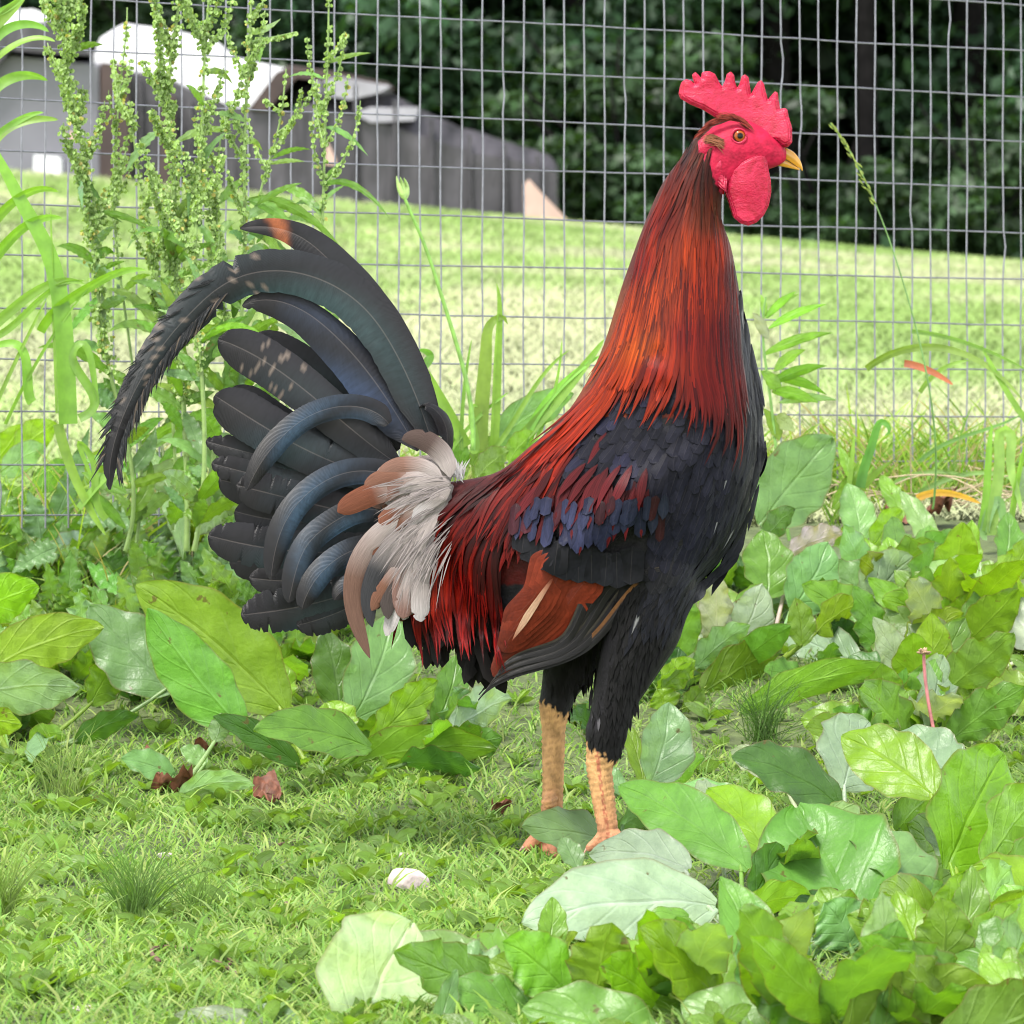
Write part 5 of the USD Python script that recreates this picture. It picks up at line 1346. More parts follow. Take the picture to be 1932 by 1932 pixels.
# willow-leaved weed right of the breast
wp = thing('willow_leaved_weed', 'weed with narrow pointed leaves standing right of the breast', 'plant', P(1462, 960, 5.0))
st_ = spline([P(1490, 1020, 5.0), P(1470, 900, 5.0), P(1452, 740, 5.0), P(1440, 640, 5.0), P(1445, 560, 5.0)], 24)
obj('stem', tube(st_, np.linspace(4, 2, 24) * PX(5.0), 7), 'stem_look', wp, col=(.12, .24, .05))
for u0, v0, u1, v1, w_, dt, tl, c_ in ((1445, 600, 1502, 550, 16, .0, 20, LG), (1450, 620, 1560, 574, 17, .0, 15, LG), (1440, 670, 1572, 628, 20, .0, 20, LG), (1448, 600, 1508, 555, 12, .05, 20, LG), (1450, 640, 1420, 590, 22, -.02, 20, 'grey'), (1440, 600, 1435, 555, 14, .02, 25, LG),
                                     (1452, 725, 1560, 690, 22, .0, 30, LG), (1456, 740, 1545, 760, 24, -.03, 30, LG), (1465, 790, 1500, 815, 30, -.04, 20, 'pale'), (1455, 710, 1560, 745, 20, .02, 35, 'mid'), (1470, 760, 1580, 755, 18, -.02, 25, 'pale'), (1460, 700, 1520, 660, 22, .03, 25, LG),
                                     (1470, 830, 1440, 770, 26, .0, 25, 'bright'), (1480, 880, 1540, 840, 26, .03, 25, 'mid'), (1475, 740, 1435, 700, 26, -.02, 20, LG), (1500, 960, 1560, 850, 30, .0, 20, 'bright'), (1570, 960, 1620, 870, 36, .02, 20, 'bright'), (1575, 980, 1690, 865, 18, .02, 20, 'bright'),
                                     (1600, 900, 1580, 840, 22, .02, 20, 'bright')):
    leaf_mesh(P(u0, v0, 5.0), P(u1, v1, 5.0 + dt), w_ * PX(5.0) / math.cos(math.radians(tl)), jitter(c_, lr), math.radians(tl), arch=.12, shape='lance', ruffle=(.03, 3), nt=18, nu=7).build('leaf', 'leaf', wp)
# thin seeding grass stalk
gs = thing('seeding_grass_stalk', 'single thin grass stalk with a small seed head leaning right before the fence', 'grass', P(1745, 700, 5.0))
pp = spline([P(1760, 960, 5.05), P(1745, 690, 5.0), P(1700, 520, 5.0), P(1650, 380, 5.0), P(1600, 280, 5.0), P(1566, 232, 5.0)], 60)
obj('stem', tube(pp, np.linspace(2.2, .9, 60) * PX(5), 6), 'stem_look', gs, col=(.10, .20, .05))
hd = Soup()
for k_ in range(40):
    q_ = pp[int(np.clip(46 + k_ * .33, 0, 59))] + lr.normal(0, 1, 3) * [.0012, .0012, .0012]
    d = unit(pp[-1] - pp[-8] + lr.normal(0, .01, 3))
    hd.add(*tube(np.array([q_, q_ + d * .004, q_ + d * .008]), np.array([.0002, .0011, .0002]), 5), np.array([.22, .28, .07]))
hd.build('seed_head', 'seed_look', gs, kind='stuff')
# spent dandelion
dn = thing('spent_flower', 'spent flower on a bare pink stalk among the right hand leaves', 'flower', P(1765, 1390, 4.45))
pp = spline([P(1768, 1410, 4.3), P(1760, 1370, 4.3), P(1748, 1300, 4.3), P(1743, 1232, 4.3)], 26)
obj('stalk', tube(pp, np.linspace(3.6, 3.0, 26) * PX(4.3), 8), 'stem_look', dn, col=(.36, .13, .13))
hd = Soup()
for k_ in range(26):
    a, e = lr.uniform(0, 6.28), lr.uniform(.1, 1.3)
    d = np.array([math.cos(a) * math.cos(e), math.sin(a) * math.cos(e), math.sin(e) - .25])
    q_ = pp[-1]
    hd.add(*tube(np.array([q_, q_ + d * 9 * PX(4.3), q_ + d * 15 * PX(4.3)]), np.array([2, 3, 1.0]) * PX(4.3), 5), np.array([.26, .17, .10]) * lr.uniform(.6, 1.4))
hd.build('flower_head', 'stem_look', dn)

# ------------------------------------------------------------------ flowering dock stems with seeds
def seed_mesh(p, size, rng, sp_, col):
    """A three-winged seed: three small rounded wings about one hanging line."""
    d = unit(np.array([rng.normal(0, .5), rng.normal(0, .5), -1.0]))
    a = unit(np.cross(d, rng.normal(0, 1, 3)))
    b = np.cross(d, a)
    v, f = [p, p + d * size], []
    for k_ in range(3):
        w_ = a * math.cos(k_ * 2.094) + b * math.sin(k_ * 2.094)
        i = len(v)
        v += [p + d * size * .25 + w_ * size * .5, p + d * size * .72 + w_ * size * .45]
        f += [[0, i, i + 1], [0, i + 1, 1]]
    sp_.add(np.array(v), np.array(f), col, np.zeros((len(v), 2)))


dr = np.random.default_rng(303)


def dock(label, y, axis, branches, dense, rad, leaves, tone=(.22, .335, .11), r0=4.5, vmax=950, seedsize=7.8):
    k = PX(y)
    ax = spline(np.array([P(a, b, y + (c[0] if c else 0)) for a, b, *c in axis]), 70)
    bp = ax[0].copy()
    t_ = thing('flowering_dock', label, 'plant', bp)
    obj('stem', tube(ax, np.linspace(r0, r0 * .4, 70) * k, 9), 'stem_look', t_, col=(.15, .23, .06))
    lines = [(ax, 1.0, True)]
    for (u0, v0, u1, v1, bend) in branches:
        dy = dr.normal(0, .03)
        p0, p1 = P(u0, v0, y), P(u1, v1, y + dy)
        m_ = (p0 + p1) / 2 + np.array([bend * k, 0, 0])
        ln = spline(np.array([p0, m_, p1]), 26)
        obj('branch', tube(ln, np.linspace(r0 * .5, r0 * .22, 26) * k, 7), 'stem_look', t_, col=(.15, .24, .06))
        lines.append((ln, .7, False))
    for ln, g_, main in lines:
        sp_ = Soup()
        L_ = np.concatenate([[0], np.cumsum(np.linalg.norm(np.diff(ln, axis=0), axis=1))])
        pos = 0.0
        while pos < L_[-1]:
            fr = pos / L_[-1]
            p = np.array([np.interp(pos, L_, ln[:, q_]) for q_ in range(3)])
            vv = HV - (p[2] - EYE) / k
            dn_ = dense * (1 - .35 * fr)
            lim = vmax if main else 2000
            if vv < lim and not (main and dr.random() < .1):
                for _ in range(int(dr.poisson(dn_ * 1.2))):
                    o = dr.normal(0, 1, 3)
                    o = o / np.linalg.norm(o) * rad * g_ * dr.uniform(.2, 1.15) * k * (1 - .45 * fr)
                    o[2] = o[2] * .45 - abs(o[2]) * .2
                    c_ = np.array(tone) * dr.uniform(.7, 1.3) * (np.array([1.5, .95, .8]) if dr.random() < .04 else 1)
                    seed_mesh(p + o, seedsize * k * dr.uniform(.7, 1.25), dr, sp_, c_)
            pos += dr.uniform(9, 17) * k * (1.0 if main else .9)
        sp_.build('seed_cluster', 'seed_look', t_, smooth=False, kind='stuff')
    au = np.array([[q_[0], q_[1]] for q_ in axis], float)
    au = au[np.argsort(au[:, 1])]
    more = []
    for _ in range(int(24 if r0 > 3.9 else 14)):
        v_ = dr.uniform(380, 1010)
        u_ = np.interp(v_, au[:, 1], au[:, 0])
        a, L_ = dr.uniform(-1.0, 1.0), dr.uniform(80, 175) * (.7 + .3 * (v_ > 600))
        more.append((u_, v_, u_ + math.sin(a) * L_ * 1.1, v_ - math.cos(a) * L_ * dr.uniform(.1, .8), dr.uniform(17, 36) * (.6 + .4 * (v_ > 650)), dr.uniform(.05, .3), dr.uniform(10, 40), dr.choice(['mid', 'blue', 'mid', 'pale', 'bright'])))
    for (u0, v0, u1, v1, w_, arch, tl, c_) in list(leaves) + more:
        leaf_mesh(P(u0, v0, y), P(u1, v1, y + dr.normal(0, .04)), w_ * k / math.cos(math.radians(tl)), jitter(c_, lr), math.radians(tl), arch=arch, shape='lance', ruffle=(.09, 6), nt=30, nu=7).build('leaf', 'dock_leaf', t_)
    return t_


def side_branches(axis, v0, v1, n, length, rng):
    a = np.array([q_[:2] for q_ in axis], float)
    o = np.argsort(a[:, 1])
    out = []
    for k_ in range(n):
        v_ = rng.uniform(v0, v1)
        u_ = np.interp(v_, a[o, 1], a[o, 0])
        s_ = rng.choice([-1, 1])
        L_ = length * rng.uniform(.5, 1.15)
        an = rng.uniform(.12, .55)
        out.append((u_, v_, u_ + s_ * math.sin(an) * L_, v_ - math.cos(an) * L_, s_ * rng.uniform(2, 12)))
    return out


A1 = [(236, 1040), (240, 836), (205, 690), (186, 560), (172, 420), (160, 320), (140, 200), (122, 110), (120, 20), (124, -50)]
dock('leftmost flowering dock stem, thickly hung with yellow green seeds', 4.68, A1, side_branches(A1, 20, 460, 12, 130, dr), 19, 24, [(165, 330, 232, 420, 16, .25, 30, 'blue'), (150, 350, 155, 395, 14, .2, 30, 'blue'), (130, 100, 195, 85, 14, .2, 30, 'mid'), (185, 540, 182, 500, 16, .1, 30, 'blue'), (180, 400, 292, 438, 13, .15, 30, 'mid'), (190, 560, 120, 640, 18, .1, 30, 'mid')], vmax=700)
A2 = [(352, 1040), (344, 727), (334, 560), (330, 430), (327, 300), (318, 160), (330, 60), (338, -50)]
dock('second dock stem from the left with a thick seed column', 4.62, A2, side_branches(A2, 20, 560, 12, 140, dr), 15, 20, [(330, 270, 440, 250, 16, .2, 30, 'pale'), (300, 250, 235, 330, 20, .25, 30, 'blue'), (345, 520, 400, 500, 18, .2, 30, 'mid'), (340, 620, 290, 560, 18, .1, 30, 'mid'), (334, 560, 250, 530, 20, .12, 30, 'mid'), (335, 640, 300, 540, 22, .15, 30, 'blue'), (345, 750, 300, 660, 20, .1, 30, 'mid')], r0=6.0, vmax=760)
A3 = [(366, 1040), (384, 770), (374, 620), (368, 500), (380, 270), (385, 130), (394, 0), (398, -60)]
dock('dock stem in the middle of the clump with a long drooping blue green leaf', 4.56, A3, side_branches(A3, 20, 560, 11, 130, dr), 12, 18, [(425, 250, 356, 415, 17, .25, 25, 'blue'), (390, 60, 352, 30, 12, .1, 30, 'mid'), (385, 200, 350, 160, 12, .1, 30, 'mid'), (385, 140, 440, 160, 12, .2, 30, 'pale'), (372, 560, 420, 470, 22, .1, 30, 'mid'), (378, 700, 420, 600, 24, .1, 30, 'dark')], r0=5.0, vmax=700)
A4 = [(400, 1040), (415, 800), (450, 640), (462, 480), (461, 330), (463, 220), (470, 90), (474, -50)]
dock('dock stem with spaced seed whorls right of the clump', 4.6, A4, [(462, 130, 505, 70, -6), (466, 80, 560, 60, 4), (462, 170, 500, 20, 5), (463, 260, 430, 190, -4), (461, 300, 420, 210, -6), (463, 140, 430, 60, -4), (461, 400, 430, 320, -3), (470, 40, 510, -20, 2)], 8, 14, [(462, 378, 645, 470, 20, .30, 25, 'mid'), (470, 380, 560, 440, 22, .25, 20, 'mid'), (480, 390, 570, 345, 12, .1, 30, 'pale'), (465, 230, 400, 215, 14, .2, 30, 'pale'), (466, 60, 530, 35, 12, -.1, 30, 'pale'), (500, 70, 490, 120, 10, .1, 30, 'pale'), (462, 270, 495, 285, 12, .2, 25, 'pale'),
      (470, 440, 560, 500, 16, .2, 30, 'dark'), (490, 445, 545, 520, 18, .2, 30, 'mid')], r0=5.2, vmax=560)
A5 = [(562, 1040), (598, 600), (608, 430), (612, 300), (616, 160), (620, 30), (620, -30)]
dock('rightmost slender dock stem with side spikes above the tail feather', 4.7, A5, [(612, 210, 580, 70, -8), (614, 190, 652, 60, 8), (615, 270, 656, 140, 10), (612, 350, 680, 190, 16), (610, 270, 598, 150, -6), (609, 330, 590, 220, -8), (616, 110, 650, 60, 6)], 5.5, 9, [(616, 120, 700, 100, 9, .1, 30, 'pale'), (612, 240, 694, 294, 11, .25, 30, 'pale'), (606, 350, 735, 412, 13, .35, 25, 'mid'), (608, 345, 640, 310, 8, .1, 30, 'mid'), (612, 150, 545, 145, 9, .1, 30, 'mid'), (608, 380, 650, 350, 8, .1, 30, 'pale')], r0=4.2, vmax=440, seedsize=8)
A6 = [(500, 1040), (505, 620), (480, 430), (500, 330), (518, 270), (530, 220), (538, 150), (540, 130)]
dock('short leaning dock spike between the two right hand stems', 4.74, A6, [(516, 280, 570, 165, 10), (524, 250, 590, 160, 12), (505, 320, 470, 230, -6), (530, 210, 500, 185, -2)], 6, 9, [(512, 300, 586, 282, 10, .2, 30, 'mid'), (510, 310, 575, 305, 9, .1, 30, 'pale'), (525, 270, 560, 230, 9, .1, 30, 'bright'), (490, 400, 520, 360, 10, .1, 30, 'pale'), (500, 420, 560, 385, 18, .2, 25, 'mid')], r0=3.8, vmax=420, seedsize=8)
A7 = [(255, 1040), (262, 800), (232, 560), (216, 400), (220, 250), (228, 150), (238, 60), (240, 14)]
dock('thin dock spike between the two thickest seed columns', 4.76, A7, [(226, 180, 214, 110, -3), (224, 200, 246, 110, 3), (220, 240, 205, 170, -4), (218, 300, 260, 210, 5), (216, 380, 255, 290, 4)], 8, 11, [(222, 190, 266, 240, 12, .2, 30, 'mid'), (225, 180, 250, 145, 10, .1, 30, 'mid')], r0=3.4, vmax=520)
A8 = [(325, 1000), (322, 755), (300, 560), (286, 440), (262, 330), (250, 240), (244, 190)]
dock('loose dock spike behind the drooping leaf with thin seed clusters', 4.72, A8, side_branches(A8, 200, 600, 8, 110, dr), 10, 14, [(280, 420, 240, 470, 12, .1, 30, 'blue'), (310, 600, 360, 540, 20, .1, 30, 'mid')], r0=3.6, vmax=640)
A9 = [(437, 1063), (446, 800), (425, 600), (412, 460), (408, 380), (412, 300), (420, 230)]
dock('low dock spike right behind the middle stem', 4.66, A9, side_branches(A9, 230, 600, 8, 110, dr), 11, 14, [(440, 600, 470, 520, 22, .1, 30, 'dark'), (445, 700, 400, 620, 24, .1, 30, 'mid')], r0=4.0, vmax=600)

# ------------------------------------------------------------------ wispy tufts, litter and stones
def wispy(label, u, v, n, length, spread, col, width=1.5):
    y = y_at(u, v)
    rp = P(u, v, y)
    rp[2] = ground_h(rp[0], y)
    t_ = thing('grass_tuft', label, 'grass', rp)
    sp_ = Soup()
    k = PX(y)
    for _ in range(n):
        a, e = lr.uniform(0, 6.28), abs(lr.normal(0, spread))
        L_ = length * lr.uniform(.45, 1.1) * k
        d = np.array([math.sin(a) * math.sin(e), math.cos(a) * math.sin(e) * .7, math.cos(e)])
        b0 = rp + np.array([lr.normal(0, 14), lr.normal(0, 14), 0]) * k
        t = np.linspace(0, 1, 9)[:, None]
        pts = b0 + d * L_ * t + np.array([math.sin(a), math.cos(a) * .6, -.7]) * L_ * lr.uniform(.02, .45) * t ** 2.5
        sp_.add(*ribbon(pts, width * k * lr.uniform(.7, 1.5), np.array(col) * lr.uniform(.65, 1.35), face=(math.cos(a), -math.sin(a), 0), nu=3))
    sp_.build('fine_blades', 'grass_look', t_, kind='stuff')


wispy('wispy fine grass tuft in the lower left lawn', 255, 1745, 210, 210, .42, (.075, .15, .03))
wispy('small wispy grass tuft right beside the larger one', 365, 1730, 80, 130, .4, (.085, .16, .03))
wispy('wispy grass tuft at the left edge of the lawn', 0, 1740, 170, 220, .38, (.12, .20, .04))
wispy('tuft of dark fine grass under the right hand leaves', 1440, 1400, 130, 150, .5, (.06, .13, .025))
wispy('sparse grass tuft beside the spent flower', 1800, 1395, 70, 110, .6, (.12, .2, .05))
wispy('thin grass wisps left of the middle plantain', 120, 1520, 60, 190, .35, (.15, .22, .06))
wispy('fine grass between the feet and the folded leaf', 1330, 1560, 50, 90, .5, (.09, .17, .03))


def stone(label, u, v, a, b, c, seed):
    y = y_at(u, v)
    k = PX(y)
    m_ = trimesh.creation.icosphere(3)
    vv = np.array(m_.vertices)
    g_ = np.random.default_rng(seed)
    for _ in range(9):
        d = unit(g_.normal(0, 1, 3))
        h = g_.uniform(.45, .8)
        e = vv @ d
        vv = vv - np.where(e > h, (e - h) * .85, 0)[:, None] * d
    vv = vv * (1 + .05 * (meshkit.fbm(vv * 3 + seed, 3)[:, None] - .5)) * np.array([a, b, c]) * k
    p = P(u, v, y)
    p[2] = ground_h(p[0], y) + c * k * .35
    o = obj('stone', (vv + p, np.array(m_.faces)), 'stone', None, 25)
    tag(o, label, 'stone')


stone('larger pinkish white stone on the grass before the rooster', 775, 1676, 44, 34, 34, 3)
stone('small pale stone just behind the larger one', 760, 1622, 22, 20, 10, 5)
stone('flat whitish stone near the lower left edge', 160, 1912, 28, 26, 13, 8)
stone('pebble on the grass left of the wispy tuft', 312, 1618, 18, 16, 8, 12)


def crumpled(label, u, v, w_, h_, seed, lift=10, y=None, matn='dead_leaf'):
    y = y or y_at(u, v)
    k = PX(y)
    g_ = np.random.default_rng(seed)
    n = 16
    s, t = np.meshgrid(np.linspace(-1, 1, n), np.linspace(-1, 1, n))
    rad = np.clip(1.15 - .35 * meshkit.noise(np.stack([s * 2 + seed, t * 2, s * 0], -1), seed), .5, 1.2)
    X = s * np.sqrt(1 - t ** 2 / 2) * rad * w_ / 2
    Y = t * np.sqrt(1 - s ** 2 / 2) * rad * h_ * .8
    Z = h_ * (1.0 * meshkit.fbm(np.stack([s * 1.5 + seed, t * 1.5, s * 0 + seed], -1), 4, seed) + .35 * meshkit.noise(np.stack([s * 3.5 + seed, t * 3.5, s * 0], -1), seed + 7) + .38 * (t * g_.uniform(.6, 1.2) + s * g_.uniform(-.7, .7)) + .22 * np.abs(s * t))
    ca, sa = math.cos(seed * 1.7), math.sin(seed * 1.7)
    X, Y = X * ca - Y * sa * .8, X * sa * .8 + Y * ca
    p = P(u, v, y)
    p[2] = ground_h(p[0], y) + 2 * k
    vv = np.stack([X, Y, Z - Z.min()], -1).reshape(-1, 3) * k + p
    o = obj('dead_leaf', (vv, quads(grid_faces(n, n))), matn, None, True)
    tag(o, label, 'leaf')


crumpled('crumpled russet dead leaf at the edge of the lawn', 328, 1505, 85, 62, 2)
crumpled('brown dead leaf in the shade under the middle plantain', 505, 1520, 62, 44, 4)
crumpled('small dark dead leaf under the curled plantain leaf', 385, 1430, 60, 30, 6)
crumpled('small orange withered leaf right of the middle plantain', 945, 1540, 44, 22, 9)
crumpled('brown rotting leaf among the shaded stems at the left', 270, 1445, 46, 26, 14)
crumpled('large brown dry leaf lying against the fence at the right', 1770, 1010, 80, 60, 17, y=5.15)
crumpled('dry brown leaf beside the larger one at the fence', 1700, 990, 60, 46, 19, y=5.2)
crumpled('tiny reddish leaf scrap on the near lawn', 545, 1760, 26, 12, 23)
for lab, pts in (('curved reddish twig lying on the near lawn', [(300, 1830), (340, 1805), (365, 1808), (400, 1840)]), ('straight brown twig in the near lawn', [(405, 1830), (440, 1850), (462, 1864)]), ('short pale twig in front of the stone', [(540, 1720), (552, 1742), (560, 1766)]),
                 ('dark twig on the grass under the tail', [(520, 1610), (560, 1600), (600, 1590)])):
    q_ = []
    for a, b in pts:
        y = y_at(a, b)
        p = P(a, b, y)
        p[2] = ground_h(p[0], y) + .006
        q_.append(p)
    o = obj('twig', tube(spline(np.array(q_), 16), np.linspace(.0016, .0009, 16), 6), 'twig')
    tag(o, lab, 'twig')
sw = Soup()
for _ in range(90):
    u_ = lr.choice([lr.uniform(1480, 1940), lr.uniform(780, 1100)])
    y = lr.uniform(5.2, 5.6) if u_ > 1200 else lr.uniform(5.1, 5.4)
    x = (u_ - 966) * PX(y)
    p = np.array([x, y, ground_h(x, y) + lr.uniform(.005, .05)])
    d = unit(np.array([lr.normal(0, 1), lr.normal(0, .3), lr.normal(-.05, .2)]))
    t = np.linspace(-.5, .5, 8)[:, None]
    sw.add(*tube(p + d * t * lr.uniform(.06, .2) + np.array([0, 0, -1]) * t ** 2 * .06, .0008, 5))
o = sw.build('dry_stalks', 'straw', None, kind='stuff', label='dry straw stalks tangled along the foot of the fence', cat='straw')


# ------------------------------------------------------------------ grass
def tuft_proto(rng, n, lmin, lmax, wmin, wmax, radius, bend, cols, droop=.6, nseg=4, flat=0.0):
    sp_ = Soup()
    for _ in range(n):
        a = rng.uniform(0, 6.28)
        L_ = rng.uniform(lmin, lmax)
        e = abs(rng.normal(0, bend)) + flat
        d = np.array([math.sin(a) * math.sin(e), math.cos(a) * math.sin(e), math.cos(e)])
        b0 = np.array([rng.normal(0, radius), rng.normal(0, radius), -.002])
        t = np.linspace(0, 1, nseg + 1)[:, None]
        pts = b0 + d * L_ * t + np.array([math.sin(a), math.cos(a), -droop]) * L_ * .35 * t ** 2
        c = np.array(cols[int(rng.integers(len(cols)))]) * rng.uniform(.75, 1.25)
        sp_.add(*ribbon(pts, rng.uniform(wmin, wmax), c, face=(rng.normal(0, 1), rng.normal(0, 1), .3), nu=2, keel=0, prof=lambda q_: np.clip((q_ / .12), .5, 1) * np.sqrt(np.clip(1 - q_ ** 2.5, .002, 1))))
    return sp_


def scatter(name, label, protos, matn, pts, scales, yaws, tilts=None, cat='grass'):
    inst = UsdGeom.PointInstancer.Define(stage, path_for(name))
    tag(inst, label, cat, kind='stuff')
    paths = []
    for k_, sp_ in enumerate(protos):
        v, f, c, u = sp_.arrays()
        pth = f'{inst.GetPath()}/{name}_piece' + (f'_{k_:03d}' if k_ else '')
        p = usdkit.mesh(stage, pth, (v, f), LOOK[matn], True, u)
        UsdGeom.PrimvarsAPI(p).CreatePrimvar('col', Sdf.ValueTypeNames.Color3fArray, 'vertex').Set(Vt.Vec3fArray.FromNumpy(c.astype(np.float32)))
        paths.append(pth)
    inst.CreatePrototypesRel().SetTargets([Sdf.Path(p) for p in paths])
    n = len(pts)
    idx = RNG.integers(0, len(protos), n)
    inst.CreateProtoIndicesAttr(Vt.IntArray.FromNumpy(idx.astype(np.int32)))
    inst.CreatePositionsAttr(Vt.Vec3fArray.FromNumpy(np.asarray(pts, np.float32)))
    inst.CreateScalesAttr(Vt.Vec3fArray.FromNumpy(np.repeat(np.asarray(scales, np.float32)[:, None], 3, 1)))
    q_ = np.zeros((n, 4), np.float32)
    inst.CreateOrientationsAttr(Vt.QuathArray([Gf.Quath(float(math.cos(a / 2)), 0, 0, float(math.sin(a / 2))) for a in yaws]))


gr = np.random.default_rng(99)
GC = [(.17, .285, .04), (.14, .265, .05), (.21, .32, .07), (.10, .215, .03), (.18, .31, .085), (.24, .35, .11), (.27, .34, .11)]
# near lawn: short, broad little blades
def blades(name, label, matn, pos, L_, wid, bend, cols, droop, rows, rng, tipw=.12, up=.45, patch=None):
    """Many grass blades, one mesh; each blade a tapering bent strip."""
    n = len(pos)
    a, e = rng.uniform(0, 6.283, n), np.abs(rng.normal(0, bend, n))
    d = np.stack([np.sin(a) * np.sin(e), np.cos(a) * np.sin(e), np.cos(e)], 1)
    out = np.stack([np.sin(a), np.cos(a), np.full(n, -droop)], 1)
    fa = rng.uniform(0, 6.283, n)
    side = np.stack([np.cos(fa), np.sin(fa), rng.normal(0, .15, n)], 1)
    t = np.linspace(0, 1, rows)
    P_ = pos[:, None] + d[:, None] * (L_[:, None] * t)[..., None] + out[:, None] * (L_[:, None] * .35 * t ** 2)[..., None]
    w = np.where(t < .3, .7 + t, 1.0) * np.sqrt(np.clip(1 - t ** 2.2, tipw ** 2, 1))
    off = side[:, None] * (wid[:, None] * w * .5)[..., None]
    v = np.stack([P_ - off, P_ + off], 2).reshape(-1, 3)
    k_ = np.arange(rows - 1)
    q_ = np.stack([2 * k_, 2 * k_ + 1, 2 * k_ + 3, 2 * k_ + 2], 1)
    f = quads((np.arange(n)[:, None, None] * 2 * rows + q_[None]).reshape(-1, 4))
    ci_ = rng.integers(0, len(cols), n) if patch is None else np.clip((patch * len(cols) + rng.normal(0, .6, n)).astype(int), 0, len(cols) - 1)
    c = np.asarray(cols)[ci_] * rng.uniform(1 - .3 * (1 - up), 1 + .3 * (1 - up), n)[:, None]
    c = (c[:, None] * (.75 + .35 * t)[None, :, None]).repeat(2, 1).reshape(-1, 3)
    ng = np.cross(v[f[:, 1]] - v[f[:, 0]], v[f[:, 2]] - v[f[:, 0]])
    f = np.where((ng[:, 1] > 0)[:, None], f[:, ::-1], f)
    ng = unit(np.where((ng[:, 1] > 0)[:, None], -ng, ng))
    sn = np.zeros_like(v)
    for k_ in range(3):
        np.add.at(sn, f[:, k_], ng)
    o = obj(name, (v, f), matn, None, True, None, c, nrm=unit(unit(sn) * (1 - up) + np.array([0, 0, up])))
    tag(o, label, 'grass', kind='stuff')


n = 230000
y = gr.uniform(2.75, 4.8, n)
x = gr.uniform(-1, 1, n) * (.1034 * y + .22)
u_ = x / PX(y) + 966
cl = meshkit.noise(np.stack([x * 10, y * 10, x * 0], 1), 4)
dens = np.where((u_ > 1150) & (y < 3.9), .4, 1.0) * np.where(y > 4.35, .45, 1.0)
ok = gr.random(n) < dens * (.30 + .8 * cl)
x, y = x[ok], y[ok]
pts = np.stack([x, y, ground_h(x, y) + .016 * (meshkit.fbm(np.stack([x * 9, y * 9, x * 0], -1), 4, 1) - .5) - .001], 1)
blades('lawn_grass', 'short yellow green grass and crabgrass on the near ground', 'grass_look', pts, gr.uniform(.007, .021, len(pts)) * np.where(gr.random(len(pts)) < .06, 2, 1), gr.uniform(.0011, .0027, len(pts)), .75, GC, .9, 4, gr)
# tiny broad weeds in it
wd_ = []
for _ in range(5):
    sp_ = Soup()
    for q_ in range(6):
        a = q_ * 1.05 + gr.normal(0, .2)
        L_ = gr.uniform(.010, .018)
        tip = np.array([math.cos(a) * L_, math.sin(a) * L_, gr.uniform(.004, .012)])
        m_ = leaf_mesh(np.array([0, 0, .001]), tip, L_ * .5, np.array((.12, .22, .035)) * gr.uniform(.7, 1.3), gr.uniform(.6, 1.2), ruffle=(.02, 2), nt=7, nu=5, rng=gr)
        v, f, c, u = m_.arrays()
        sp_.add(v, f, c, u)
    wd_.append(sp_)
sel = pts[gr.choice(len(pts), 800, replace=False)] + np.array([0, 0, .003])
scatter('ground_weeds', 'tiny broad weeds growing through the short grass', wd_, 'leaf', sel, gr.uniform(.7, 1.4, len(sel)), gr.uniform(0, 6.28, len(sel)), cat='weeds')
# taller grass along the fence
pts = []
for _ in range(900):
    s = gr.uniform(-.85, .85)
    p = f0 + fdir * s + perp * gr.normal(.08, .09)
    if s < -.15 and gr.random() < .55:
        continue
    pts.append((p[0], p[1], float(ground_h(p[0], p[1])) - .004))
pts = np.array(pts)
scatter('tall_grass', 'taller green grass along the foot of the fence', [tuft_proto(gr, 9, .05, .15, .0018, .004, .016, .38, [(.13, .24, .03), (.10, .21, .025), (.18, .28, .05), (.3, .28, .12)], .5, 7) for _ in range(6)], 'grass_look', pts, gr.uniform(.4, 1.05, len(pts)), gr.uniform(0, 6.28, len(pts)))
# lawn behind the fence
n = 270000
y = 5.22 + gr.random(n) ** 1.7 * 32
x = gr.uniform(-1, 1, n) * (.1034 * y * 1.15 + .2)
pts = np.stack([x, y, ground_h(x, y) - .014], 1)
LC = [(.165, .255, .075), (.195, .285, .095), (.23, .305, .125), (.27, .32, .16), (.30, .325, .195)]
far_ = 1 + np.clip(y - 6, 0, 30) / 14
cl = meshkit.fbm(np.stack([x * 1.3, y * 1.3, x * 0], 1), 3, 8)
blades('far_lawn_grass', 'mown pale green grass of the lawn beyond the fence', 'lawn_grass_look', pts, gr.uniform(.022, .05, n) * (.7 + .6 * cl) * far_ ** .35, gr.uniform(.003, .006, n) * far_, .6, LC, .8, 3, gr, up=.72, patch=np.clip((meshkit.fbm(np.stack([x * 1.1 + 3, y * .55, x * 0], 1), 4, 21) - .5) * 2.6 + .55 + .25 * np.exp(-((y - 8.5) / 3.0) ** 2) - .22 * np.clip((y - 13) / 10, 0, 1), 0, 1))

# ------------------------------------------------------------------ low covered poultry shelter beyond the lawn
SY = 30.0
sh = thing('poultry_shelter', 'long low shelter under grey shade cloth with white roof sheets beyond the lawn', 'shelter', (-1.2, SY, 1.6))


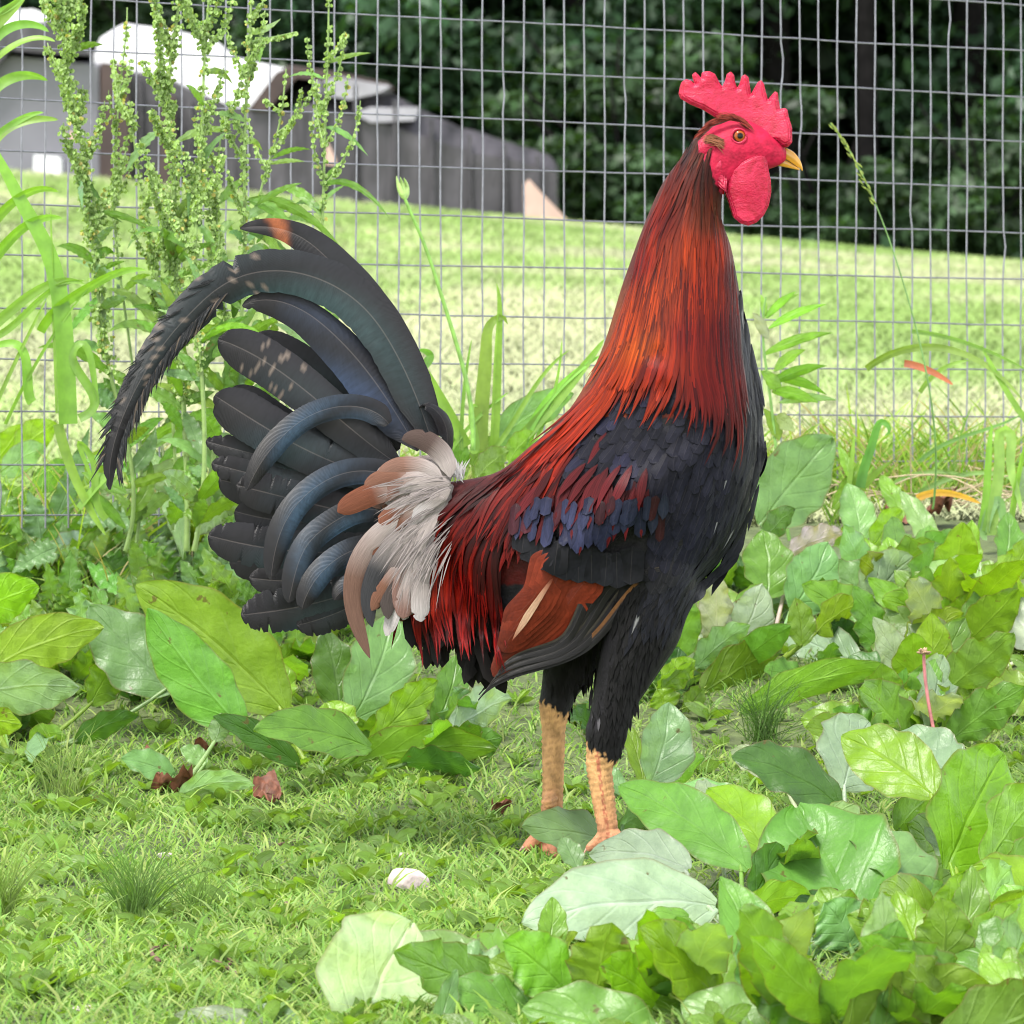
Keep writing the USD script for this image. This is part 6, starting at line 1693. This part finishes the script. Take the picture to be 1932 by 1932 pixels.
def prism(outline, y0, y1, rnd=0.0, n=14, bulge=0.0, wob=0.0, seed=0):
    """An outline seen from the camera, at its own distance and depth, with rounded shoulders."""
    o_ = np.array(outline, float)
    d = np.concatenate([[0], np.cumsum(np.linalg.norm(np.diff(np.vstack([o_, o_[:1]]), axis=0), axis=1))])
    tq = np.linspace(0, d[-1], 160, endpoint=False)
    loop = np.stack([np.interp(tq, d, np.append(o_[:, k_], o_[0, k_])) for k_ in range(2)], 1)
    cen = loop.mean(0)
    base = o_[:, 1].max()
    rings_ = []
    for q_ in np.linspace(0, 1, n):
        yy = y0 + (y1 - y0) * q_
        sc = 1 - rnd * (abs(q_ - .5) * 2) ** 4
        lp = loop.copy()
        lp[:, 1] = base + (lp[:, 1] - base) * sc
        if wob:
            lp = lp + wob * (meshkit.fbm(np.column_stack([lp * .03, np.full(len(lp), q_ * 4)]), 3, seed)[:, None] - .5)
        k = PX(y0)
        rings_.append(np.stack([(lp[:, 0] - 966) * k, np.full(len(lp), yy), EYE + (HV - lp[:, 1]) * k], 1))
    v = np.array(rings_).reshape(-1, 3)
    m_ = 160
    ii, jj = np.meshgrid(np.arange(n - 1), np.arange(m_), indexing='ij')
    f = quads(np.stack([ii * m_ + jj, (ii + 1) * m_ + jj, (ii + 1) * m_ + (jj + 1) % m_, ii * m_ + (jj + 1) % m_], -1).reshape(-1, 4))
    pg = trimesh.creation.triangulate_polygon(Polygon(loop), engine='earcut')
    tv = np.asarray(pg[0])
    idx = cKDTree(loop).query(tv)[1]
    cap = idx[np.asarray(pg[1])]
    f = np.vstack([f, cap, cap[:, ::-1] + (n - 1) * m_])
    return v, f


obj('shade_cloth_cover', prism([(560, 400), (560, 135), (600, 128), (660, 136), (740, 165), (790, 196), (860, 225), (920, 245), (1000, 268), (1040, 284), (1052, 300), (1053, 415), (800, 408)], SY, SY + 1.6, .28, wob=14, seed=2), 'shade_cloth', sh, 40)
obj('grey_wall_panel', prism([(180, 372), (182, 122), (300, 128), (420, 190), (500, 200), (568, 205), (568, 402), (400, 395)], SY + .02, SY + 1.2, .05, wob=4, seed=3), 'shade_cloth', sh, 40)
obj('grey_wall_panel', prism([(-60, 345), (-40, 190), (-5, 105), (20, 92), (186, 112), (188, 352)], SY - .06, SY + 1.2, .05, wob=3, seed=5), 'grey_sheet', sh, 40)
obj('dark_hood', prism([(-60, 130), (-20, 60), (40, 30), (90, 34), (140, 62), (170, 100), (100, 96), (20, 88), (-30, 150)], SY - .2, SY + 1.1, .1, wob=5, seed=7), 'shade_cloth', sh, 40)
obj('roof_sheet_or_sheen_patch', prism([(170, 118), (186, 60), (230, 34), (300, 44), (400, 66), (440, 100), (470, 108), (540, 122), (520, 140), (470, 205), (430, 196), (300, 132)], SY + .1, SY + 1.5, .12, wob=4, seed=9), 'white_sheet', sh, 40)
obj('roof_sheet_or_sheen_patch', prism([(-40, 60), (-40, 20), (60, 12), (100, 30), (70, 44), (0, 62)], SY + .3, SY + 1.5, .1, wob=3, seed=10), 'white_sheet', sh, 40)
obj('brown_ridge', prism([(470, 205), (520, 130), (545, 116), (640, 130), (730, 150), (745, 163), (700, 160), (640, 150), (560, 140), (500, 210)], SY - .02, SY + 1.3, .1, wob=3, seed=11), 'rust_wood', sh, 40)
obj('roof_sheet_or_sheen_patch', prism([(590, 152), (640, 140), (738, 160), (720, 172), (660, 188), (600, 176)], SY - .05, SY + .5, .1, wob=3, seed=12), 'painted_sheen', sh, 40)  # no sheet: sheen on the glossy cover, painted as a pale patch
obj('roof_sheet_or_sheen_patch', prism([(668, 212), (700, 200), (790, 200), (782, 226), (700, 232)], SY - .04, SY + .4, .1, wob=3, seed=13), 'painted_sheen', sh, 40)  # second painted sheen patch on the dark cover
obj('dark_post', prism([(188, 350), (190, 118), (242, 122), (244, 352)], SY - .1, SY + .2), 'rust_wood', sh, 40)
obj('dark_post', prism([(300, 360), (302, 180), (330, 180), (330, 362)], SY - .09, SY + .1), 'rust_wood', sh, 40)
obj('light_block', prism([(62, 330), (64, 292), (112, 296), (114, 334)], SY - .3, SY - .1), 'white_sheet', sh, 40)
obj('leaning_board', prism([(990, 414), (988, 348), (998, 338), (1020, 362), (1084, 428), (1000, 424)], SY - .35, SY - .28), 'pink_board', sh, 40)
obj('leaning_board', prism([(613, 310), (616, 262), (634, 300), (634, 312)], SY - .3, SY - .26), 'pink_board', sh, 40)
obj('leaning_board', prism([(125, 262), (128, 246), (144, 252), (144, 266)], SY - .3, SY - .26), 'pink_board', sh, 40)
obj('foot_board', prism([(560, 412), (560, 392), (800, 402), (1010, 410), (1010, 424), (800, 416)], SY - .08, SY - .02), 'rust_wood', sh, 40)

for u_, top_, bot_ in ((606, 134, 404), (668, 142, 406), (742, 172, 407), (812, 208, 409), (884, 238, 411), (950, 258, 412), (1012, 276, 414), (262, 130, 376), (356, 170, 390), (452, 205, 396)):
    obj('cloth_fold_strip', prism([(u_, bot_), (u_ - 1, top_ + 16), (u_ + 5, top_ + 18), (u_ + 7, bot_)], SY - .05, SY + .04, 0, 4, wob=5, seed=int(u_)), 'shade_cloth', sh, 40)  # thin cloth strips standing in for the vertical folds of the cover

# ------------------------------------------------------------------ the wood behind
tr = np.random.default_rng(404)


def leaf_cloud(centres, radii, n, size, rng, base=(.017, .045, .016)):
    """Leaf-sized faces on and in clumps."""
    ci = rng.integers(0, len(centres), n)
    d = unit(rng.normal(0, 1, (n, 3)))
    rad = radii[ci] * (rng.random(n) ** .45)[:, None]
    p = centres[ci] + d * rad
    nrm_ = unit(d * .5 + rng.normal(0, .6, (n, 3)) + [0, -.1, .7])
    a = unit(np.cross(nrm_, rng.normal(0, 1, (n, 3))))
    b = np.cross(nrm_, a)
    s = size * rng.uniform(.6, 1.3, n)[:, None]
    v = np.stack([p - a * s * .5, p + b * s * .28 - nrm_ * s * .06, p + a * s * .5 - nrm_ * s * .1, p - b * s * .28 - nrm_ * s * .06], 1)
    i = np.arange(n)[:, None] * 4
    f = np.vstack([i + [0, 1, 2], i + [0, 2, 3]])
    c = np.array(base) * (rng.uniform(.6, 1.5, n) * (.75 + .5 * rng.random(len(centres))[ci]))[:, None] * np.array([1, 1, 1])
    return v.reshape(-1, 3), f, np.repeat(c, 4, 0)


def tree(label, x, y, h, spread, n, low=.2, size=.13, trunk=.12, name='tree', clumps=26, base=(.017, .045, .016), group=None, lean=0.0):
    z = float(ground_h(x, y))
    t_ = thing(name, label, 'tree' if name == 'tree' else 'bush', (x, y, z), group)
    pts_ = np.array([[x + lean * q_ + .05 * math.sin(q_ * 3 + x), y, z - .1 + q_ * h * .9] for q_ in np.linspace(0, 1, 14)])
    sp_ = Soup()
    sp_.add(*tube(pts_, np.linspace(trunk, trunk * .3, 14), 9))
    for k_ in range(7):
        q_ = tr.uniform(.3, .85)
        b0 = pts_[int(q_ * 13)]
        d = unit(np.array([tr.normal(0, 1), tr.normal(0, 1), .6]))
        t = np.linspace(0, 1, 7)[:, None]
        sp_.add(*tube(b0 + d * t * spread * .8 + np.array([0, 0, .25]) * t ** 2, np.linspace(trunk * .35, .012, 7), 6))
    sp_.build('trunk', 'bark', t_)
    cc = np.column_stack([x + tr.normal(0, spread * .5, clumps), y + tr.normal(0, spread * .45, clumps), z + h * (low + (1 - low) * tr.random(clumps))])
    rr2 = np.column_stack([tr.uniform(.35, .75, clumps) * spread * .55] * 2 + [tr.uniform(.2, .45, clumps) * spread * .5])
    v, f, c = leaf_cloud(cc, rr2, n, size, tr, base)
    obj('crown', (v, f), 'tree_leaf', t_, False, None, c)


for lab_, x, y, h, s in (('leafy tree rising over the right end of the shelter', -1.0, 38.6, 9.5, 2.3), ('leafy tree behind the white roof sheets of the shelter', -2.6, 39.2, 10, 2.4), ('leafy tree at the left edge behind the shelter', -4.4, 38.4, 9, 2.4),
                         ('dark leafy tree behind the neck of the rooster', .5, 38.9, 9.5, 2.3), ('dark leafy tree behind the beak and comb', 2.0, 38.4, 10, 2.2), ('leafy tree at the right edge with low hanging boughs', 3.6, 38.6, 10, 2.4)):
    tree(lab_, x, y, h, s, 17000, .0, .15, .15, clumps=64)
gx, gz, gyy = np.meshgrid(np.linspace(-15, 15, 48), np.linspace(1.3, 8.2, 13), [41.0, 42.6, 44.2])
cc = np.column_stack([gx.ravel(), gyy.ravel(), gz.ravel()]) + tr.normal(0, .15, (gx.size, 3))
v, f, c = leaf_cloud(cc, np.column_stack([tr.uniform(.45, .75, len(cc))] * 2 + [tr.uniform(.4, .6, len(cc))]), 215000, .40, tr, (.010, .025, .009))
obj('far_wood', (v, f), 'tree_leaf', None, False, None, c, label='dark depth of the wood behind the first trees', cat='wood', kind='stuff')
tree('tree with a bare straight dark trunk showing right of the comb', 2.62, 36.6, 10, 2.4, 9000, .42, .14, .085, clumps=36)
for lab_, x, y, h, s in (('low bush hidden behind the left part of the shelter', -2.6, 36.2, 1.6, 1.0), ('low bush at the right end of the shelter', .75, 35.8, 1.3, 1.0), ('low bush under the wattles of the rooster', 1.75, 35.5, 1.0, .8),
                         ('small light bush at the lawn edge left of the bare trunk', 2.25, 35.3, .7, .55), ('low bush at the lawn edge by the right side of the picture', 3.5, 35.7, 1.1, .9)):
    tree(lab_, x, y, h, s, 5200, .1, .12, .03, name='bush', clumps=16, base=(.018, .042, .013))
